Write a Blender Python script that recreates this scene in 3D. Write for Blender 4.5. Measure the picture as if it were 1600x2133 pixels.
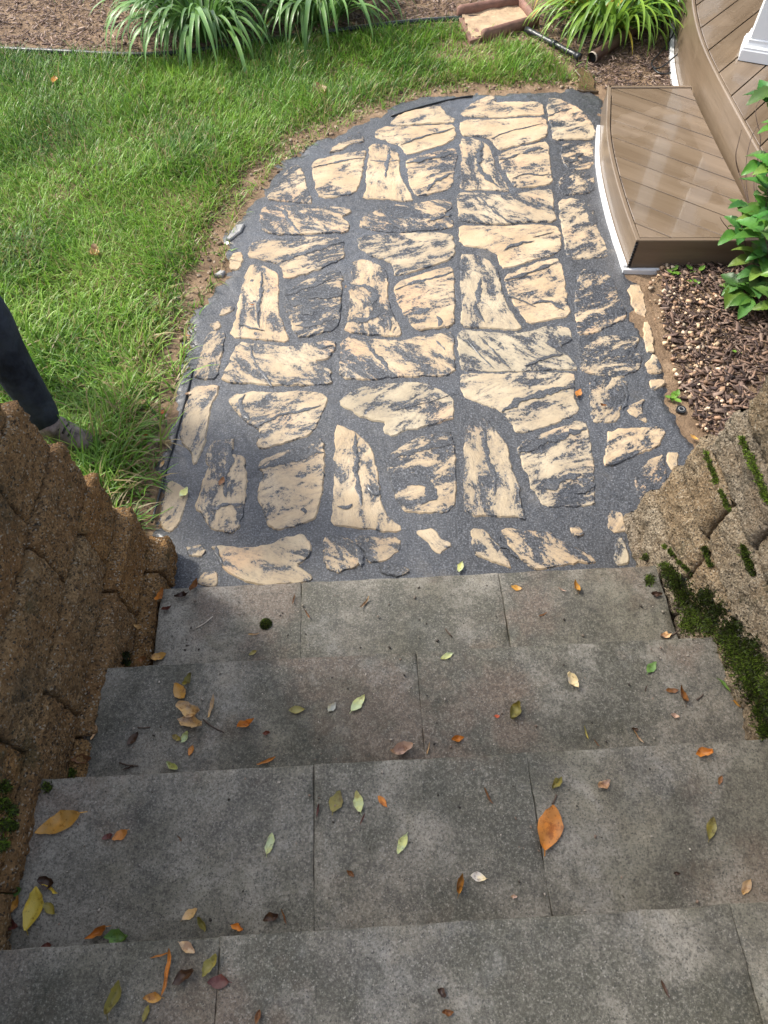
import bpy, bmesh, math, random
import numpy as np
from mathutils import Vector, Matrix, noise as mn
random.seed(7); rng = np.random.default_rng(7)
for o in list(bpy.data.objects): bpy.data.objects.remove(o)
sc = bpy.context.scene
COL = sc.collection
# ------------------------------------------------------------------ camera, sky, sun, exposure
K = 0.875            # metres per layout unit (deck board pitch 0.15 m, step rise 0.15 m)
F = 1450.0; TH = math.radians(56.8); H = 2.4
CT, ST = math.cos(TH), math.sin(TH)
cam = bpy.data.cameras.new('camera'); camo = bpy.data.objects.new('camera', cam); COL.objects.link(camo)
cam.sensor_fit = 'HORIZONTAL'; cam.sensor_width = 36; cam.lens = 36*F/1600
cam.clip_start = .02; cam.clip_end = 500
camo.location = (0, 0, H*K); camo.rotation_euler = (math.pi/2-TH, 0, 0)
sc.camera = camo
SUN_AZ, SUN_EL = math.radians(-62), math.radians(50)      # azimuth from +Y, negative to the left
w = bpy.data.worlds.new('World'); sc.world = w; w.use_nodes = True
wn = w.node_tree.nodes; wl = w.node_tree.links
sky = wn.new('ShaderNodeTexSky'); sky.sky_type = 'NISHITA'; sky.sun_disc = False
sky.sun_elevation = SUN_EL; sky.sun_rotation = SUN_AZ % (2*math.pi)
sky.air_density = 1.0; sky.dust_density = 2.5; sky.ozone_density = 1.0
bg = wn['Background']; bg.inputs[1].default_value = .15
hs = wn.new('ShaderNodeHueSaturation'); hs.inputs['Saturation'].default_value = .60; hs.inputs['Value'].default_value = 1.2   # thin high cloud
wl.new(sky.outputs[0], hs.inputs['Color']); wl.new(hs.outputs[0], bg.inputs[0])
sl = bpy.data.lights.new('sun', 'SUN'); sl.energy = 2.7; sl.angle = math.radians(6); sl.color = (1, .95, .86)
so = bpy.data.objects.new('sun', sl); COL.objects.link(so)
sdir = Vector((math.sin(SUN_AZ)*math.cos(SUN_EL), math.cos(SUN_AZ)*math.cos(SUN_EL), math.sin(SUN_EL)))
so.rotation_euler = sdir.to_track_quat('Z', 'Y').to_euler(); so.location = sdir*20
vs = sc.view_settings; vs.view_transform = 'Standard'; vs.look = 'None'; vs.gamma = 1; vs.exposure = .95
# ------------------------------------------------------------------ layout helpers (units; mk() turns them into metres)
def P(x, y, z=0.):
    v = y-1066.5; u = x-800; t = (H-z)/(v*CT+F*ST)
    return Vector((u*t, (F*CT-v*ST)*t, z))
A3 = math.radians(3.06)
EX = Vector((math.cos(A3), math.sin(A3), 0)); EY = Vector((-math.sin(A3), math.cos(A3), 0))
def UW(u, w_, z=0.): return EX*u+EY*w_+Vector((0, 0, z))
def PU(x, y, u):                      # pixel onto a stair-side wall plane u = const
    c = Vector((0, 0, H)); d = P(x, y)-c
    return c+d*(u/d.dot(EX))
def mesh(name, verts, faces, mats=None, smooth=False):
    me = bpy.data.meshes.new(name)
    if isinstance(verts, np.ndarray): verts = (verts*K).tolist()
    else: verts = [(a[0]*K, a[1]*K, a[2]*K) for a in verts]
    me.from_pydata(verts, [], faces)
    if mats is not None: me.materials.append(mats)
    if smooth: me.polygons.foreach_set('use_smooth', [True]*len(me.polygons))
    me.update(); return me
def mk(name, me, parent=None, loc=None, rot=None, label=None, cat=None, group=None, kind=None, color=None):
    o = bpy.data.objects.new(name, me); COL.objects.link(o)
    if parent: o.parent = parent
    if loc is not None: o.location = Vector(loc)*K
    if rot is not None: o.rotation_euler = rot
    if label: o['label'] = label
    if cat: o['category'] = cat
    if group: o['group'] = group
    if kind: o['kind'] = kind
    if color is not None: o.color = color
    return o
def empty(name, loc=(0, 0, 0), **k): return mk(name, None, loc=loc, **k)
def tube(path, r, n=8, cap=True, rfun=None):
    V = []; Fc = []; m = len(path); path = [Vector(p) for p in path]; up = None
    for i, p in enumerate(path):
        d = (path[min(i+1, m-1)]-path[max(i-1, 0)]).normalized()
        a = Vector((0, 0, 1)) if abs(d.z) < .9 else Vector((1, 0, 0))
        s = d.cross(a).normalized(); t = s.cross(d)
        rr = r if rfun is None else rfun(i/(m-1))
        for k in range(n):
            an = 2*math.pi*k/n; V.append(p+s*math.cos(an)*rr+t*math.sin(an)*rr)
    for i in range(m-1):
        for k in range(n):
            Fc.append((i*n+k, i*n+(k+1) % n, (i+1)*n+(k+1) % n, (i+1)*n+k))
    if cap: Fc += [tuple(range(n))[::-1], tuple(range((m-1)*n, m*n))]
    return V, Fc
def resample(pts, step, closed=False):
    pts = [Vector(p) for p in pts]; out = []
    n = len(pts); rgs = n if closed else n-1
    for i in range(rgs):
        a = pts[i]; b = pts[(i+1) % n]; L = (b-a).length; k = max(1, int(round(L/step)))
        for j in range(k): out.append(a.lerp(b, j/k))
    if not closed: out.append(pts[-1])
    return out
def chaikin(pts, closed=True, q=.25):
    out = []; n = len(pts)
    for i in range(n if closed else n-1):
        a = pts[i]; b = pts[(i+1) % n]; out += [a.lerp(b, q), a.lerp(b, 1-q)]
    if not closed: out = [pts[0]]+out[1:-1]+[pts[-1]]
    return out
def smooth_line(pts, it=2):
    p = [Vector(a) for a in pts]
    for _ in range(it): p = chaikin(p, False)
    return p
def area2(p): return sum(p[i].x*p[(i+1) % len(p)].y-p[(i+1) % len(p)].x*p[i].y for i in range(len(p)))
def ccw(p): return p if area2(p) > 0 else p[::-1]
def prism(poly, z0, z1, bev=0., bottom=False):
    poly = ccw([Vector(p) for p in poly]); n = len(poly); V = []; Fc = []
    ins = []
    for i in range(n):
        a = poly[i-1]; b = poly[i]; c = poly[(i+1) % n]
        d1 = (b-a); d2 = (c-b); d1.z = d2.z = 0
        if d1.length < 1e-6: d1 = d2
        if d2.length < 1e-6: d2 = d1
        nn = Vector((-d1.y, d1.x, 0)).normalized()+Vector((-d2.y, d2.x, 0)).normalized()
        if nn.length < .2: nn = Vector((-d2.y, d2.x, 0))
        ins.append(nn.normalized())
    rings = [(0, z0), (0, z1-bev), (bev, z1)] if bev else [(0, z0), (0, z1)]
    for d, z in rings:
        for i in range(n): q = poly[i]+ins[i]*d; V.append(Vector((q.x, q.y, z)))
    for r in range(len(rings)-1):
        for i in range(n):
            j = (i+1) % n; Fc.append((r*n+i, r*n+j, (r+1)*n+j, (r+1)*n+i))
    Fc.append(tuple(range((len(rings)-1)*n, len(rings)*n)))
    if bottom: Fc.append(tuple(range(n))[::-1])
    return V, Fc
def box(c, s, rz=0., off=0):
    V = []; R = Matrix.Rotation(rz, 3, 'Z')
    for dx in (-.5, .5):
        for dy in (-.5, .5):
            for dz in (-.5, .5): V.append(Vector(c)+R @ Vector((dx*s[0], dy*s[1], dz*s[2])))
    Fc = [(0, 1, 3, 2), (4, 6, 7, 5), (0, 4, 5, 1), (2, 3, 7, 6), (0, 2, 6, 4), (1, 5, 7, 3)]
    return V, [tuple(i+off for i in f) for f in Fc]
def inside_np(px, py, poly):
    r = np.zeros(len(px), bool); n = len(poly)
    for i in range(n):
        x1, y1 = poly[i][0], poly[i][1]; x2, y2 = poly[(i+1) % n][0], poly[(i+1) % n][1]
        c = ((y1 > py) != (y2 > py)) & (px < (x2-x1)*(py-y1)/((y2-y1) if abs(y2-y1) > 1e-9 else 1e-9)+x1)
        r ^= c
    return r
def dist_np(px, py, pts, closed=True):
    d = np.full(len(px), 1e9); n = len(pts)
    for i in range(n if closed else n-1):
        ax, ay = pts[i][0], pts[i][1]; bx, by = pts[(i+1) % n][0], pts[(i+1) % n][1]
        L = (bx-ax)**2+(by-ay)**2+1e-12
        t = np.clip(((px-ax)*(bx-ax)+(py-ay)*(by-ay))/L, 0, 1)
        d = np.minimum(d, np.hypot(px-ax-t*(bx-ax), py-ay-t*(by-ay)))
    return d
_w = [(rng.normal(size=2), rng.uniform(0, 6.28)) for _ in range(40)]
def patch_np(x, y, s):                # soft pseudo-noise, about -1..1
    v = np.zeros_like(x)
    for i, (k, ph) in enumerate(_w[:16]): v += np.sin((k[0]*x+k[1]*y)*s+ph+i)
    return v/4.
def bulk(name, verts, loops, sizes, mat_, colors=None):
    me = bpy.data.meshes.new(name); nv = len(verts)
    me.vertices.add(nv); me.vertices.foreach_set('co', (np.asarray(verts)*K).astype(np.float32).ravel())
    me.loops.add(len(loops)); me.loops.foreach_set('vertex_index', np.asarray(loops, np.int32))
    me.polygons.add(len(sizes)); st = np.concatenate([[0], np.cumsum(sizes)[:-1]])
    me.polygons.foreach_set('loop_start', st.astype(np.int32)); me.polygons.foreach_set('loop_total', np.asarray(sizes, np.int32))
    me.update(calc_edges=True); me.validate()
    if colors is not None:
        at = me.attributes.new('tint', 'FLOAT_COLOR', 'POINT'); c = np.ones((nv, 4), np.float32); c[:, :3] = colors
        at.data.foreach_set('color', c.ravel())
    me.materials.append(mat_); return me
# ------------------------------------------------------------------ materials
class G:
    def __init__(s, name):
        s.m = bpy.data.materials.new(name); s.m.use_nodes = True; s.t = s.m.node_tree; s.t.nodes.clear()
        s.out = s.t.nodes.new('ShaderNodeOutputMaterial'); s.b = s.n('ShaderNodeBsdfPrincipled')
        s.t.links.new(s.b.outputs[0], s.out.inputs[0])
        s.pos = s.n('ShaderNodeNewGeometry').outputs['Position']
        s.oi = s.n('ShaderNodeObjectInfo'); s.rnd = s.oi.outputs['Random']; s.ocol = s.oi.outputs['Color']
    def put(s, sock, v):
        if isinstance(v, bpy.types.NodeSocket): s.t.links.new(v, sock)
        elif v is not None:
            if hasattr(sock.default_value, '__len__') and not isinstance(v, (tuple, list)): v = (v,)*len(sock.default_value)
            if hasattr(sock.default_value, '__len__') and len(sock.default_value) == 4 and len(v) == 3: v = tuple(v)+(1,)
            sock.default_value = v
    def n(s, t, ins=None, **at):
        nd = s.t.nodes.new(t)
        for k, v in at.items(): setattr(nd, k, v)
        for k, v in (ins or {}).items(): s.put(nd.inputs[k], v)
        return nd
    def noise(s, scale, detail=4, rough=.55, vec=None, dist=0., out='Fac'):
        return s.n('ShaderNodeTexNoise', {'Vector': vec or s.pos, 'Scale': scale, 'Detail': detail, 'Roughness': rough, 'Distortion': dist}).outputs[out]
    def voro(s, scale, out='Distance', vec=None, feature='F1'):
        return s.n('ShaderNodeTexVoronoi', {'Vector': vec or s.pos, 'Scale': scale}, feature=feature).outputs[out]
    def math(s, op, a, b=0., c=0.):
        return s.n('ShaderNodeMath', {0: a, 1: b, 2: c}, operation=op).outputs[0]
    def vm(s, op, a, b):
        nd = s.n('ShaderNodeVectorMath', {0: a, 1: b}, operation=op); return nd.outputs[0]
    def mr(s, v, a, b, c=0., d=1., smooth=True):
        return s.n('ShaderNodeMapRange', {0: v, 1: a, 2: b, 3: c, 4: d}, interpolation_type='SMOOTHSTEP' if smooth else 'LINEAR').outputs[0]
    def ramp(s, f, *st):
        nd = s.n('ShaderNodeValToRGB', {0: f}); e = nd.color_ramp.elements
        while len(e) < len(st): e.new(.5)
        for el, (p, c) in zip(e, st): el.position = p; el.color = tuple(c)+(1,) if len(c) == 3 else c
        return nd.outputs[0]
    def mix(s, f, a, b, mode='MIX'):
        return s.n('ShaderNodeMix', {0: f, 6: a, 7: b}, data_type='RGBA', blend_type=mode).outputs[2]
    def bump(s, h, st=.5, d=.01, nrm=None):
        i = {'Height': h, 'Strength': st, 'Distance': d}
        if nrm: i['Normal'] = nrm
        return s.n('ShaderNodeBump', i).outputs[0]
    def sep(s, c): return s.n('ShaderNodeSeparateColor', {0: c}).outputs
    def set(s, **k):
        for a, v in k.items(): s.put(s.b.inputs[{'col': 'Base Color', 'rough': 'Roughness', 'nrm': 'Normal', 'spec': 'Specular IOR Level', 'coat': 'Coat Weight', 'coatr': 'Coat Roughness', 'metal': 'Metallic'}[a]], v)
        return s.m
def simple(name, c, rough=.6, var=.15, sc_=12, bump=.0, bs=60, spec=.5):
    g = G(name); f = g.noise(sc_, 5, .6)
    lo = tuple(v*(1-var) for v in c); hi = tuple(min(1, v*(1+var)) for v in c)
    g.set(col=g.ramp(f, (.3, lo), (.7, hi)), rough=rough, spec=spec)
    if bump: g.set(nrm=g.bump(g.noise(bs, 6, .65), bump, .01))
    return g.m
SANDC = ((.014, .015, .017), (.046, .048, .053))
def sand_nodes(g):
    grain = g.noise(150, 5, .8); big = g.noise(2.2, 4, .6)
    spark = g.mr(g.voro(190, 'Color'), .0, 1.)
    c = g.ramp(grain, (.42, SANDC[0]), (.53, SANDC[1]), (.64, (.17, .175, .19)))
    c = g.mix(g.mr(big, .35, .7), c, (.046, .047, .051), 'MIX') if False else c
    r = g.mr(big, .35, .68, .52, .30)
    return c, r, grain, big
def m_sand():
    g = G('black_sand'); c, r, grain, big = sand_nodes(g)
    dust = g.mr(g.noise(5, 5, .6), .56, .75)
    c = g.mix(g.math('MULTIPLY', dust, .35), c, (.17, .145, .11))
    h = g.math('ADD', g.math('MULTIPLY', grain, .5), g.math('MULTIPLY', g.noise(22, 4, .6), 1.))
    return g.set(col=c, rough=r, nrm=g.bump(h, .9, .008), spec=.6, coat=g.mr(g.noise(1.3, 4, .6), .40, .62, .1, .7), coatr=.22)
def m_stone():
    g = G('sandstone_with_sand'); cv, an, tn = g.sep(g.ocol)[:3]
    rot = g.n('ShaderNodeVectorRotate', {'Vector': g.pos, 'Angle': g.math('MULTIPLY', an, 6.2832)}, rotation_type='Z_AXIS').outputs[0]
    st = g.vm('MULTIPLY', rot, (1.0, 2.1, 1.0)); st = g.vm('ADD', st, g.n('ShaderNodeCombineXYZ', {0: g.math('MULTIPLY', g.rnd, 37.), 1: g.math('MULTIPLY', g.rnd, 91.), 2: 0.}).outputs[0])
    h = g.noise(6.5, 12, .72, st, .45)
    pit = g.noise(95, 6, .80)
    hh = g.math('ADD', h, g.math('MULTIPLY', g.math('SUBTRACT', pit, .5), .38))
    thr = g.math('ADD', g.math('MULTIPLY_ADD', cv, .34, .345), g.math('MULTIPLY', g.math('SUBTRACT', g.noise(1.6, 4, .6), .5), .30))
    m = g.mr(g.math('SUBTRACT', hh, thr), -.008, .010)
    cs, r, grain, big = sand_nodes(g)
    warm = g.ramp(g.noise(4.5, 6, .6), (.3, (.37, .255, .145)), (.52, (.475, .345, .205)), (.72, (.55, .43, .285)))
    grey = g.ramp(g.noise(4.5, 6, .6), (.3, (.31, .255, .17)), (.7, (.47, .395, .275)))
    base = g.mix(tn, warm, grey)
    base = g.mix(g.math('MULTIPLY', g.mr(g.noise(3.1, 3, .5), .55, .68), .55), base, (.56, .35, .195))
    fine = g.mr(g.noise(150, 3, .7), .62, .70)
    base = g.mix(g.math('MULTIPLY', fine, .55), base, (.10, .09, .08))
    film = g.mr(g.math('SUBTRACT', hh, thr), .0, .12, .42, .0)
    base = g.mix(film, base, (.12, .11, .10))
    col = g.mix(m, cs, base)
    rr = g.n('ShaderNodeMix', {0: m, 2: r, 3: .62}).outputs[0]
    relief = g.math('ADD', g.math('MULTIPLY', h, 2.2), g.math('MULTIPLY', g.noise(45, 6, .7, st), .35))
    relief = g.math('ADD', relief, g.math('MULTIPLY', grain, .05))
    return g.set(col=col, rough=rr, nrm=g.bump(relief, .5, .010))
def m_concrete():
    g = G('weathered_concrete'); o = g.n('ShaderNodeCombineXYZ', {0: g.math('MULTIPLY', g.rnd, 23.), 1: g.math('MULTIPLY', g.rnd, 51.), 2: 0.}).outputs[0]
    v = g.vm('ADD', g.pos, o)
    a = g.noise(4.2, 10, .70, v, .3); b = g.noise(1.7, 7, .66, g.pos); d = g.noise(170, 6, .82)
    c = g.ramp(a, (.36, (.085, .075, .056)), (.5, (.185, .164, .126)), (.64, (.30, .272, .220)))
    c = g.mix(g.math('MULTIPLY', g.mr(b, .46, .56), .80), c, (.058, .055, .034))
    c = g.mix(g.math('MULTIPLY', g.mr(g.noise(2.6, 6, .65), .50, .64), .6), c, (.155, .100, .066))
    c = g.mix(g.math('MULTIPLY', g.mr(g.noise(9, 8, .75), .56, .70), .6), c, (.045, .046, .036))
    c = g.mix(g.math('MULTIPLY', g.mr(g.noise(3.4, 7, .7, g.vm('ADD', v, (7., 3., 1.))), .57, .70), .45), c, (.30, .285, .255))
    md = g.noise(55, 8, .8); c = g.mix(g.mr(md, .40, .50, .46, 0.), c, (.045, .041, .029)); c = g.mix(g.mr(md, .52, .62, 0., .26), c, (.34, .305, .245))
    s1 = g.sep(g.voro(420, 'Color'))
    c = g.mix(g.mr(s1[0], .962, .985, 0., .55), c, (.36, .33, .275)); c = g.mix(g.mr(s1[1], .07, .03, 0., .7), c, (.024, .023, .020))
    c = g.mix(g.mr(d, .40, .49, .55, 0.), c, (.028, .026, .020)); c = g.mix(g.mr(d, .52, .60, 0., .36), c, (.38, .35, .29))
    c = g.mix(g.mr(g.noise(2.3, 8, .68, g.vm('ADD', g.pos, (13., 4., 2.)), .6), .48, .62, 0., .62), c, g.mix(1., c, (.50, .50, .40), 'MULTIPLY'))
    c = g.mix(g.mr(g.noise(3.1, 8, .7, g.vm('ADD', g.pos, (3., 14., 8.)), .4), .52, .66, 0., .5), c, g.mix(1., c, (1.35, 1.28, 1.2), 'MULTIPLY'))
    hgt = g.math('ADD', g.math('MULTIPLY', d, .8), g.math('MULTIPLY', g.noise(28, 5, .6), .5))
    return g.set(col=c, rough=g.mr(a, .3, .7, .42, .68), nrm=g.bump(hgt, .6, .005), spec=.5)
def m_block():
    g = G('split_face_block'); cell = g.voro(240, 'Color'); s = g.sep(cell)
    ag = g.noise(120, 6, .82); a = g.noise(5.5, 7, .62); b = g.noise(2.0, 5, .6)
    tint = g.ocol
    c = g.ramp(ag, (.34, (.10, .085, .065)), (.47, (.52, .46, .38)), (.58, (.86, .80, .72)), (.72, (1.25, 1.2, 1.1)))
    md = g.noise(38, 7, .78); c = g.mix(g.mr(md, .40, .50, .72, 0.), c, (.085, .068, .042))
    c = g.mix(1., c, tint, 'MULTIPLY')
    c = g.mix(g.mr(a, .38, .66, .0, .62), c, g.mix(1., tint, (.52, .40, .27), 'MULTIPLY'))
    c = g.mix(g.mr(s[0], .92, .95, 0., .8), c, (.50, .42, .31)); c = g.mix(g.mr(s[1], .12, .07, 0., .8), c, (.028, .024, .019))
    c = g.mix(g.math('MULTIPLY', g.mr(b, .52, .66), .62), c, (.050, .047, .030))
    alg = g.math('MULTIPLY', g.mr(g.noise(7, 6, .7), .58, .68), .5)
    c = g.mix(alg, c, (.045, .055, .020))
    h = g.math('ADD', g.math('MULTIPLY', g.voro(130), -.7), g.math('MULTIPLY', ag, .9))
    h = g.math('ADD', h, g.math('MULTIPLY', g.noise(26, 6, .7), 1.4))
    return g.set(col=c, rough=.72, nrm=g.bump(h, 1., .014), spec=.35)
def m_deck():
    g = G('composite_decking'); cv, an, wet = g.sep(g.ocol)[:3]
    rot = g.n('ShaderNodeVectorRotate', {'Vector': g.pos, 'Angle': g.math('MULTIPLY', an, -6.2832)}, rotation_type='Z_AXIS').outputs[0]
    v = g.vm('MULTIPLY', rot, (3., 90., 90.)); v2 = g.vm('MULTIPLY', rot, (1.2, 14., 14.))
    gr = g.noise(1., 5, .62, v); g2 = g.noise(1., 5, .6, v2)
    c = g.ramp(g2, (.3, (.135, .094, .058)), (.7, (.215, .157, .104)))
    c = g.mix(g.mr(gr, .40, .30, 0., .4), c, (.10, .07, .045))
    dirt = g.mr(g.noise(5.5, 7, .7), .60, .76)
    c = g.mix(g.math('MULTIPLY', dirt, .35), c, (.36, .28, .2))
    c = g.mix(g.math('MULTIPLY', g.rnd, .16), c, (.13, .095, .06))
    wetm = g.math('MULTIPLY', wet, g.mr(g.noise(3.2, 3, .5), .36, .47))
    r = g.n('ShaderNodeMix', {0: wetm, 2: .46, 3: .07}).outputs[0]
    nb = g.bump(gr, .35, .004)
    g.set(col=c, rough=r, nrm=nb, spec=.5, coat=g.math('MULTIPLY', wetm, .9), coatr=.03)
    return g.m
def m_leafobj(name, trans=.25, rough=.5, spot=.5, attr=False):
    g = G(name)
    base = g.n('ShaderNodeAttribute', attribute_name='tint').outputs['Color'] if attr else g.ocol
    if not attr:
        sp = g.mr(g.noise(75, 5, .7), .55, .68); base = g.mix(g.math('MULTIPLY', sp, spot), base, g.mix(1., base, (.25, .17, .12), 'MULTIPLY'))
        base = g.mix(g.mr(g.noise(24, 4, .6), .42, .62, 0., .75 if spot > .3 else .3), base, g.mix(1., base, (1.35, 1.15, .6), 'MULTIPLY')); base = g.mix(g.mr(g.noise(17, 5, .7, g.vm('ADD', g.pos, (5., 5., 5.))), .52, .62, 0., spot), base, g.mix(1., base, (.42, .30, .24), 'MULTIPLY'))
        g.set(nrm=g.bump(g.noise(120, 4, .6), .35, .003))
    g.set(col=base, rough=rough, spec=.4)
    if trans:
        tr = g.n('ShaderNodeBsdfTranslucent', {0: base}); mx = g.n('ShaderNodeMixShader', {0: trans, 1: g.b.outputs[0], 2: tr.outputs[0]})
        g.t.links.new(mx.outputs[0], g.out.inputs[0])
    return g.m
def m_soil():
    g = G('soil'); a = g.noise(6, 8, .65); b = g.noise(70, 5, .7)
    c = g.ramp(a, (.3, (.12, .078, .048)), (.55, (.25, .17, .105)), (.75, (.34, .25, .165)))
    c = g.mix(g.mr(b, .42, .32, 0., .7), c, (.06, .04, .026))
    h = g.math('ADD', g.math('MULTIPLY', b, .6), g.noise(18, 6, .65))
    return g.set(col=c, rough=.9, nrm=g.bump(h, .9, .02), spec=.2)
def m_denim():
    g = G('dark_denim'); v = g.vm('MULTIPLY', g.pos, (900., 900., 500.))
    c = g.ramp(g.noise(7, 5, .6), (.38, (.012, .015, .022)), (.62, (.055, .068, .090)))  # grey-blue upper tone paints knee highlight and fold contrast into the colour
    return g.set(col=c, rough=.85, nrm=g.bump(g.math('ADD', g.math('MULTIPLY', g.noise(1., 2, .5, v), .15), g.noise(11, 4, .6)), .9, .05), spec=.2)
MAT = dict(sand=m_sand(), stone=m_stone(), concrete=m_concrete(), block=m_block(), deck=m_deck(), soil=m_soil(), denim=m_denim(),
    leaf=m_leafobj('fallen_leaf', .12, .42, .7), green=m_leafobj('shrub_leaf', .25, .38, .15), blade=m_leafobj('grass_blade', .35, .42, attr=True),
    lily=m_leafobj('strap_leaf', .3, .35, .1), chip=m_leafobj('bark_chip', 0, .75, attr=True),
    white=simple('white_vinyl', (.80, .80, .79), .35, .03, 6), black=simple('black_plastic', (.018, .019, .021), .32, .4, 20, .25, 40),
    terracotta=simple('brown_splash_block', (.22, .115, .082), .75, .3, 14, .5, 90), tan=simple('tan_silt', (.44, .31, .19), .9, .25, 22, .7, 110),
    brownpipe=simple('brown_downspout', (.075, .042, .030), .42, .45, 18, .4, 60), rim=simple('pale_rim', (.45, .38, .30), .6, .3, 50),
    bark=simple('twig_bark', (.085, .055, .038), .8, .4, 40, .4, 120), boot=simple('worn_leather_boot', (.17, .135, .115), .75, .6, 26, 1., 45),
    sole=simple('boot_sole', (.03, .027, .025), .8, .3, 40), shirt=simple('work_shirt', (.07, .075, .085), .85, .2, 20, .3, 120),
    skin=simple('skin', (.50, .32, .23), .5, .08, 14), hair=simple('hair', (.03, .022, .016), .6, .3, 60), dark=simple('dark_gap', (.012, .011, .010), .9, .2, 20),
    wetstone=simple('wet_flagstone', (.10, .065, .032), .25, .4, 9, .4, 60), grey=simple('grey_mortar', (.34, .33, .31), .8, .2, 20, .6, 70),
    turf=simple('distant_turf', (.085, .15, .03), .9, .45, 9, .8, 40), sidng=simple('brown_siding', (.10, .075, .055), .6, .2, 5, .2, 30), trunk=simple('tree_bark', (.10, .075, .055), .9, .35, 8, .8, 30), pebble=m_leafobj('pebble', 0, .7, attr=True))
# ------------------------------------------------------------------ ground
def gridsheet(x0, x1, y0, y1, step, zf):
    nx = int((x1-x0)/step)+1; ny = int((y1-y0)/step)+1
    X, Y = np.meshgrid(np.linspace(x0, x1, nx), np.linspace(y0, y1, ny)); x = X.ravel(); y = Y.ravel()
    V = np.stack([x, y, zf(x, y)], 1)
    i = np.arange(nx*ny).reshape(ny, nx); q = np.stack([i[:-1, :-1], i[:-1, 1:], i[1:, 1:], i[1:, :-1]], -1).reshape(-1, 4)
    return V, q
g = gridsheet(-70, 70, -70, 70, 7, lambda x, y: np.full_like(x, -.034))
mk('ground', mesh('ground', g[0], g[1].tolist(), MAT['turf']), kind='structure')
def soilz(x, y): return -.012+.006*patch_np(x, y, 5.)+.003*patch_np(x+9, y, 17.)
g = gridsheet(-5.2, 3.4, 1.3, 7.5, .045, soilz)
mk('garden_soil', bulk('garden_soil', g[0], g[1].ravel(), np.full(len(g[1]), 4), MAT['soil']), kind='structure')
# ------------------------------------------------------------------ patio: black sand bed, stones, sand drifts
PATIO = [P(*p) for p in [(330, 1290), (300, 1060), (312, 960), (345, 850), (378, 720), (408, 640), (448, 570), (486, 470), (540, 390), (600, 330), (680, 280), (760, 240), (850, 205), (930, 190), (1060, 184), (1180, 184), (1262, 190), (1290, 330), (1310, 440), (1320, 570), (1330, 600), (1352, 680), (1378, 740), (1404, 800), (1436, 870), (1460, 935), (1470, 1060), (1440, 1290)]]
PATIO = [p for p in PATIO]
pp = [(p.x, p.y) for p in PATIO]
x0, x1 = min(a for a, b in pp)-.1, max(a for a, b in pp)+.1; y0, y1 = .9, max(b for a, b in pp)+.1
def sandz(x, y):
    d = dist_np(x, y, pp); d = np.where(inside_np(x, y, pp), d, -d)
    d = d+.03*patch_np(x, y, 9.)+.022*patch_np(x, y+3, 31.)+.010*patch_np(x, y+3, 90.)
    return -.035+.034*np.clip((d+.05)/.10, 0, 1)+.0013*patch_np(x, y, 24.)+.0013*patch_np(x+3, y, 75.)
V, q = gridsheet(x0, x1, y0, y1, .0125, sandz)
keep = (V[q][:, :, 2] > -.034).any(1)
q = q[keep]; u_, inv = np.unique(q, return_inverse=True); V = V[u_]; q = inv.reshape(-1, 4)
patio = mk('patio', bulk('patio', V, q.ravel(), np.full(len(q), 4), MAT['sand']), kind='structure')
patio.data.polygons.foreach_set('use_smooth', [True]*len(patio.data.polygons))
ZA, ZB, ZC, ZD, ZE, ZF, ZM = (400, 180, .35), (900, 180, .35), (300, 580, .35), (900, 580, .35), (300, 840, .35), (840, 840, .35), (600, 560, .25)
PX = (0, 0, 1)
def zp(z, x, y): return (z[0]+x*z[2], z[1]+y*z[2])
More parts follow.
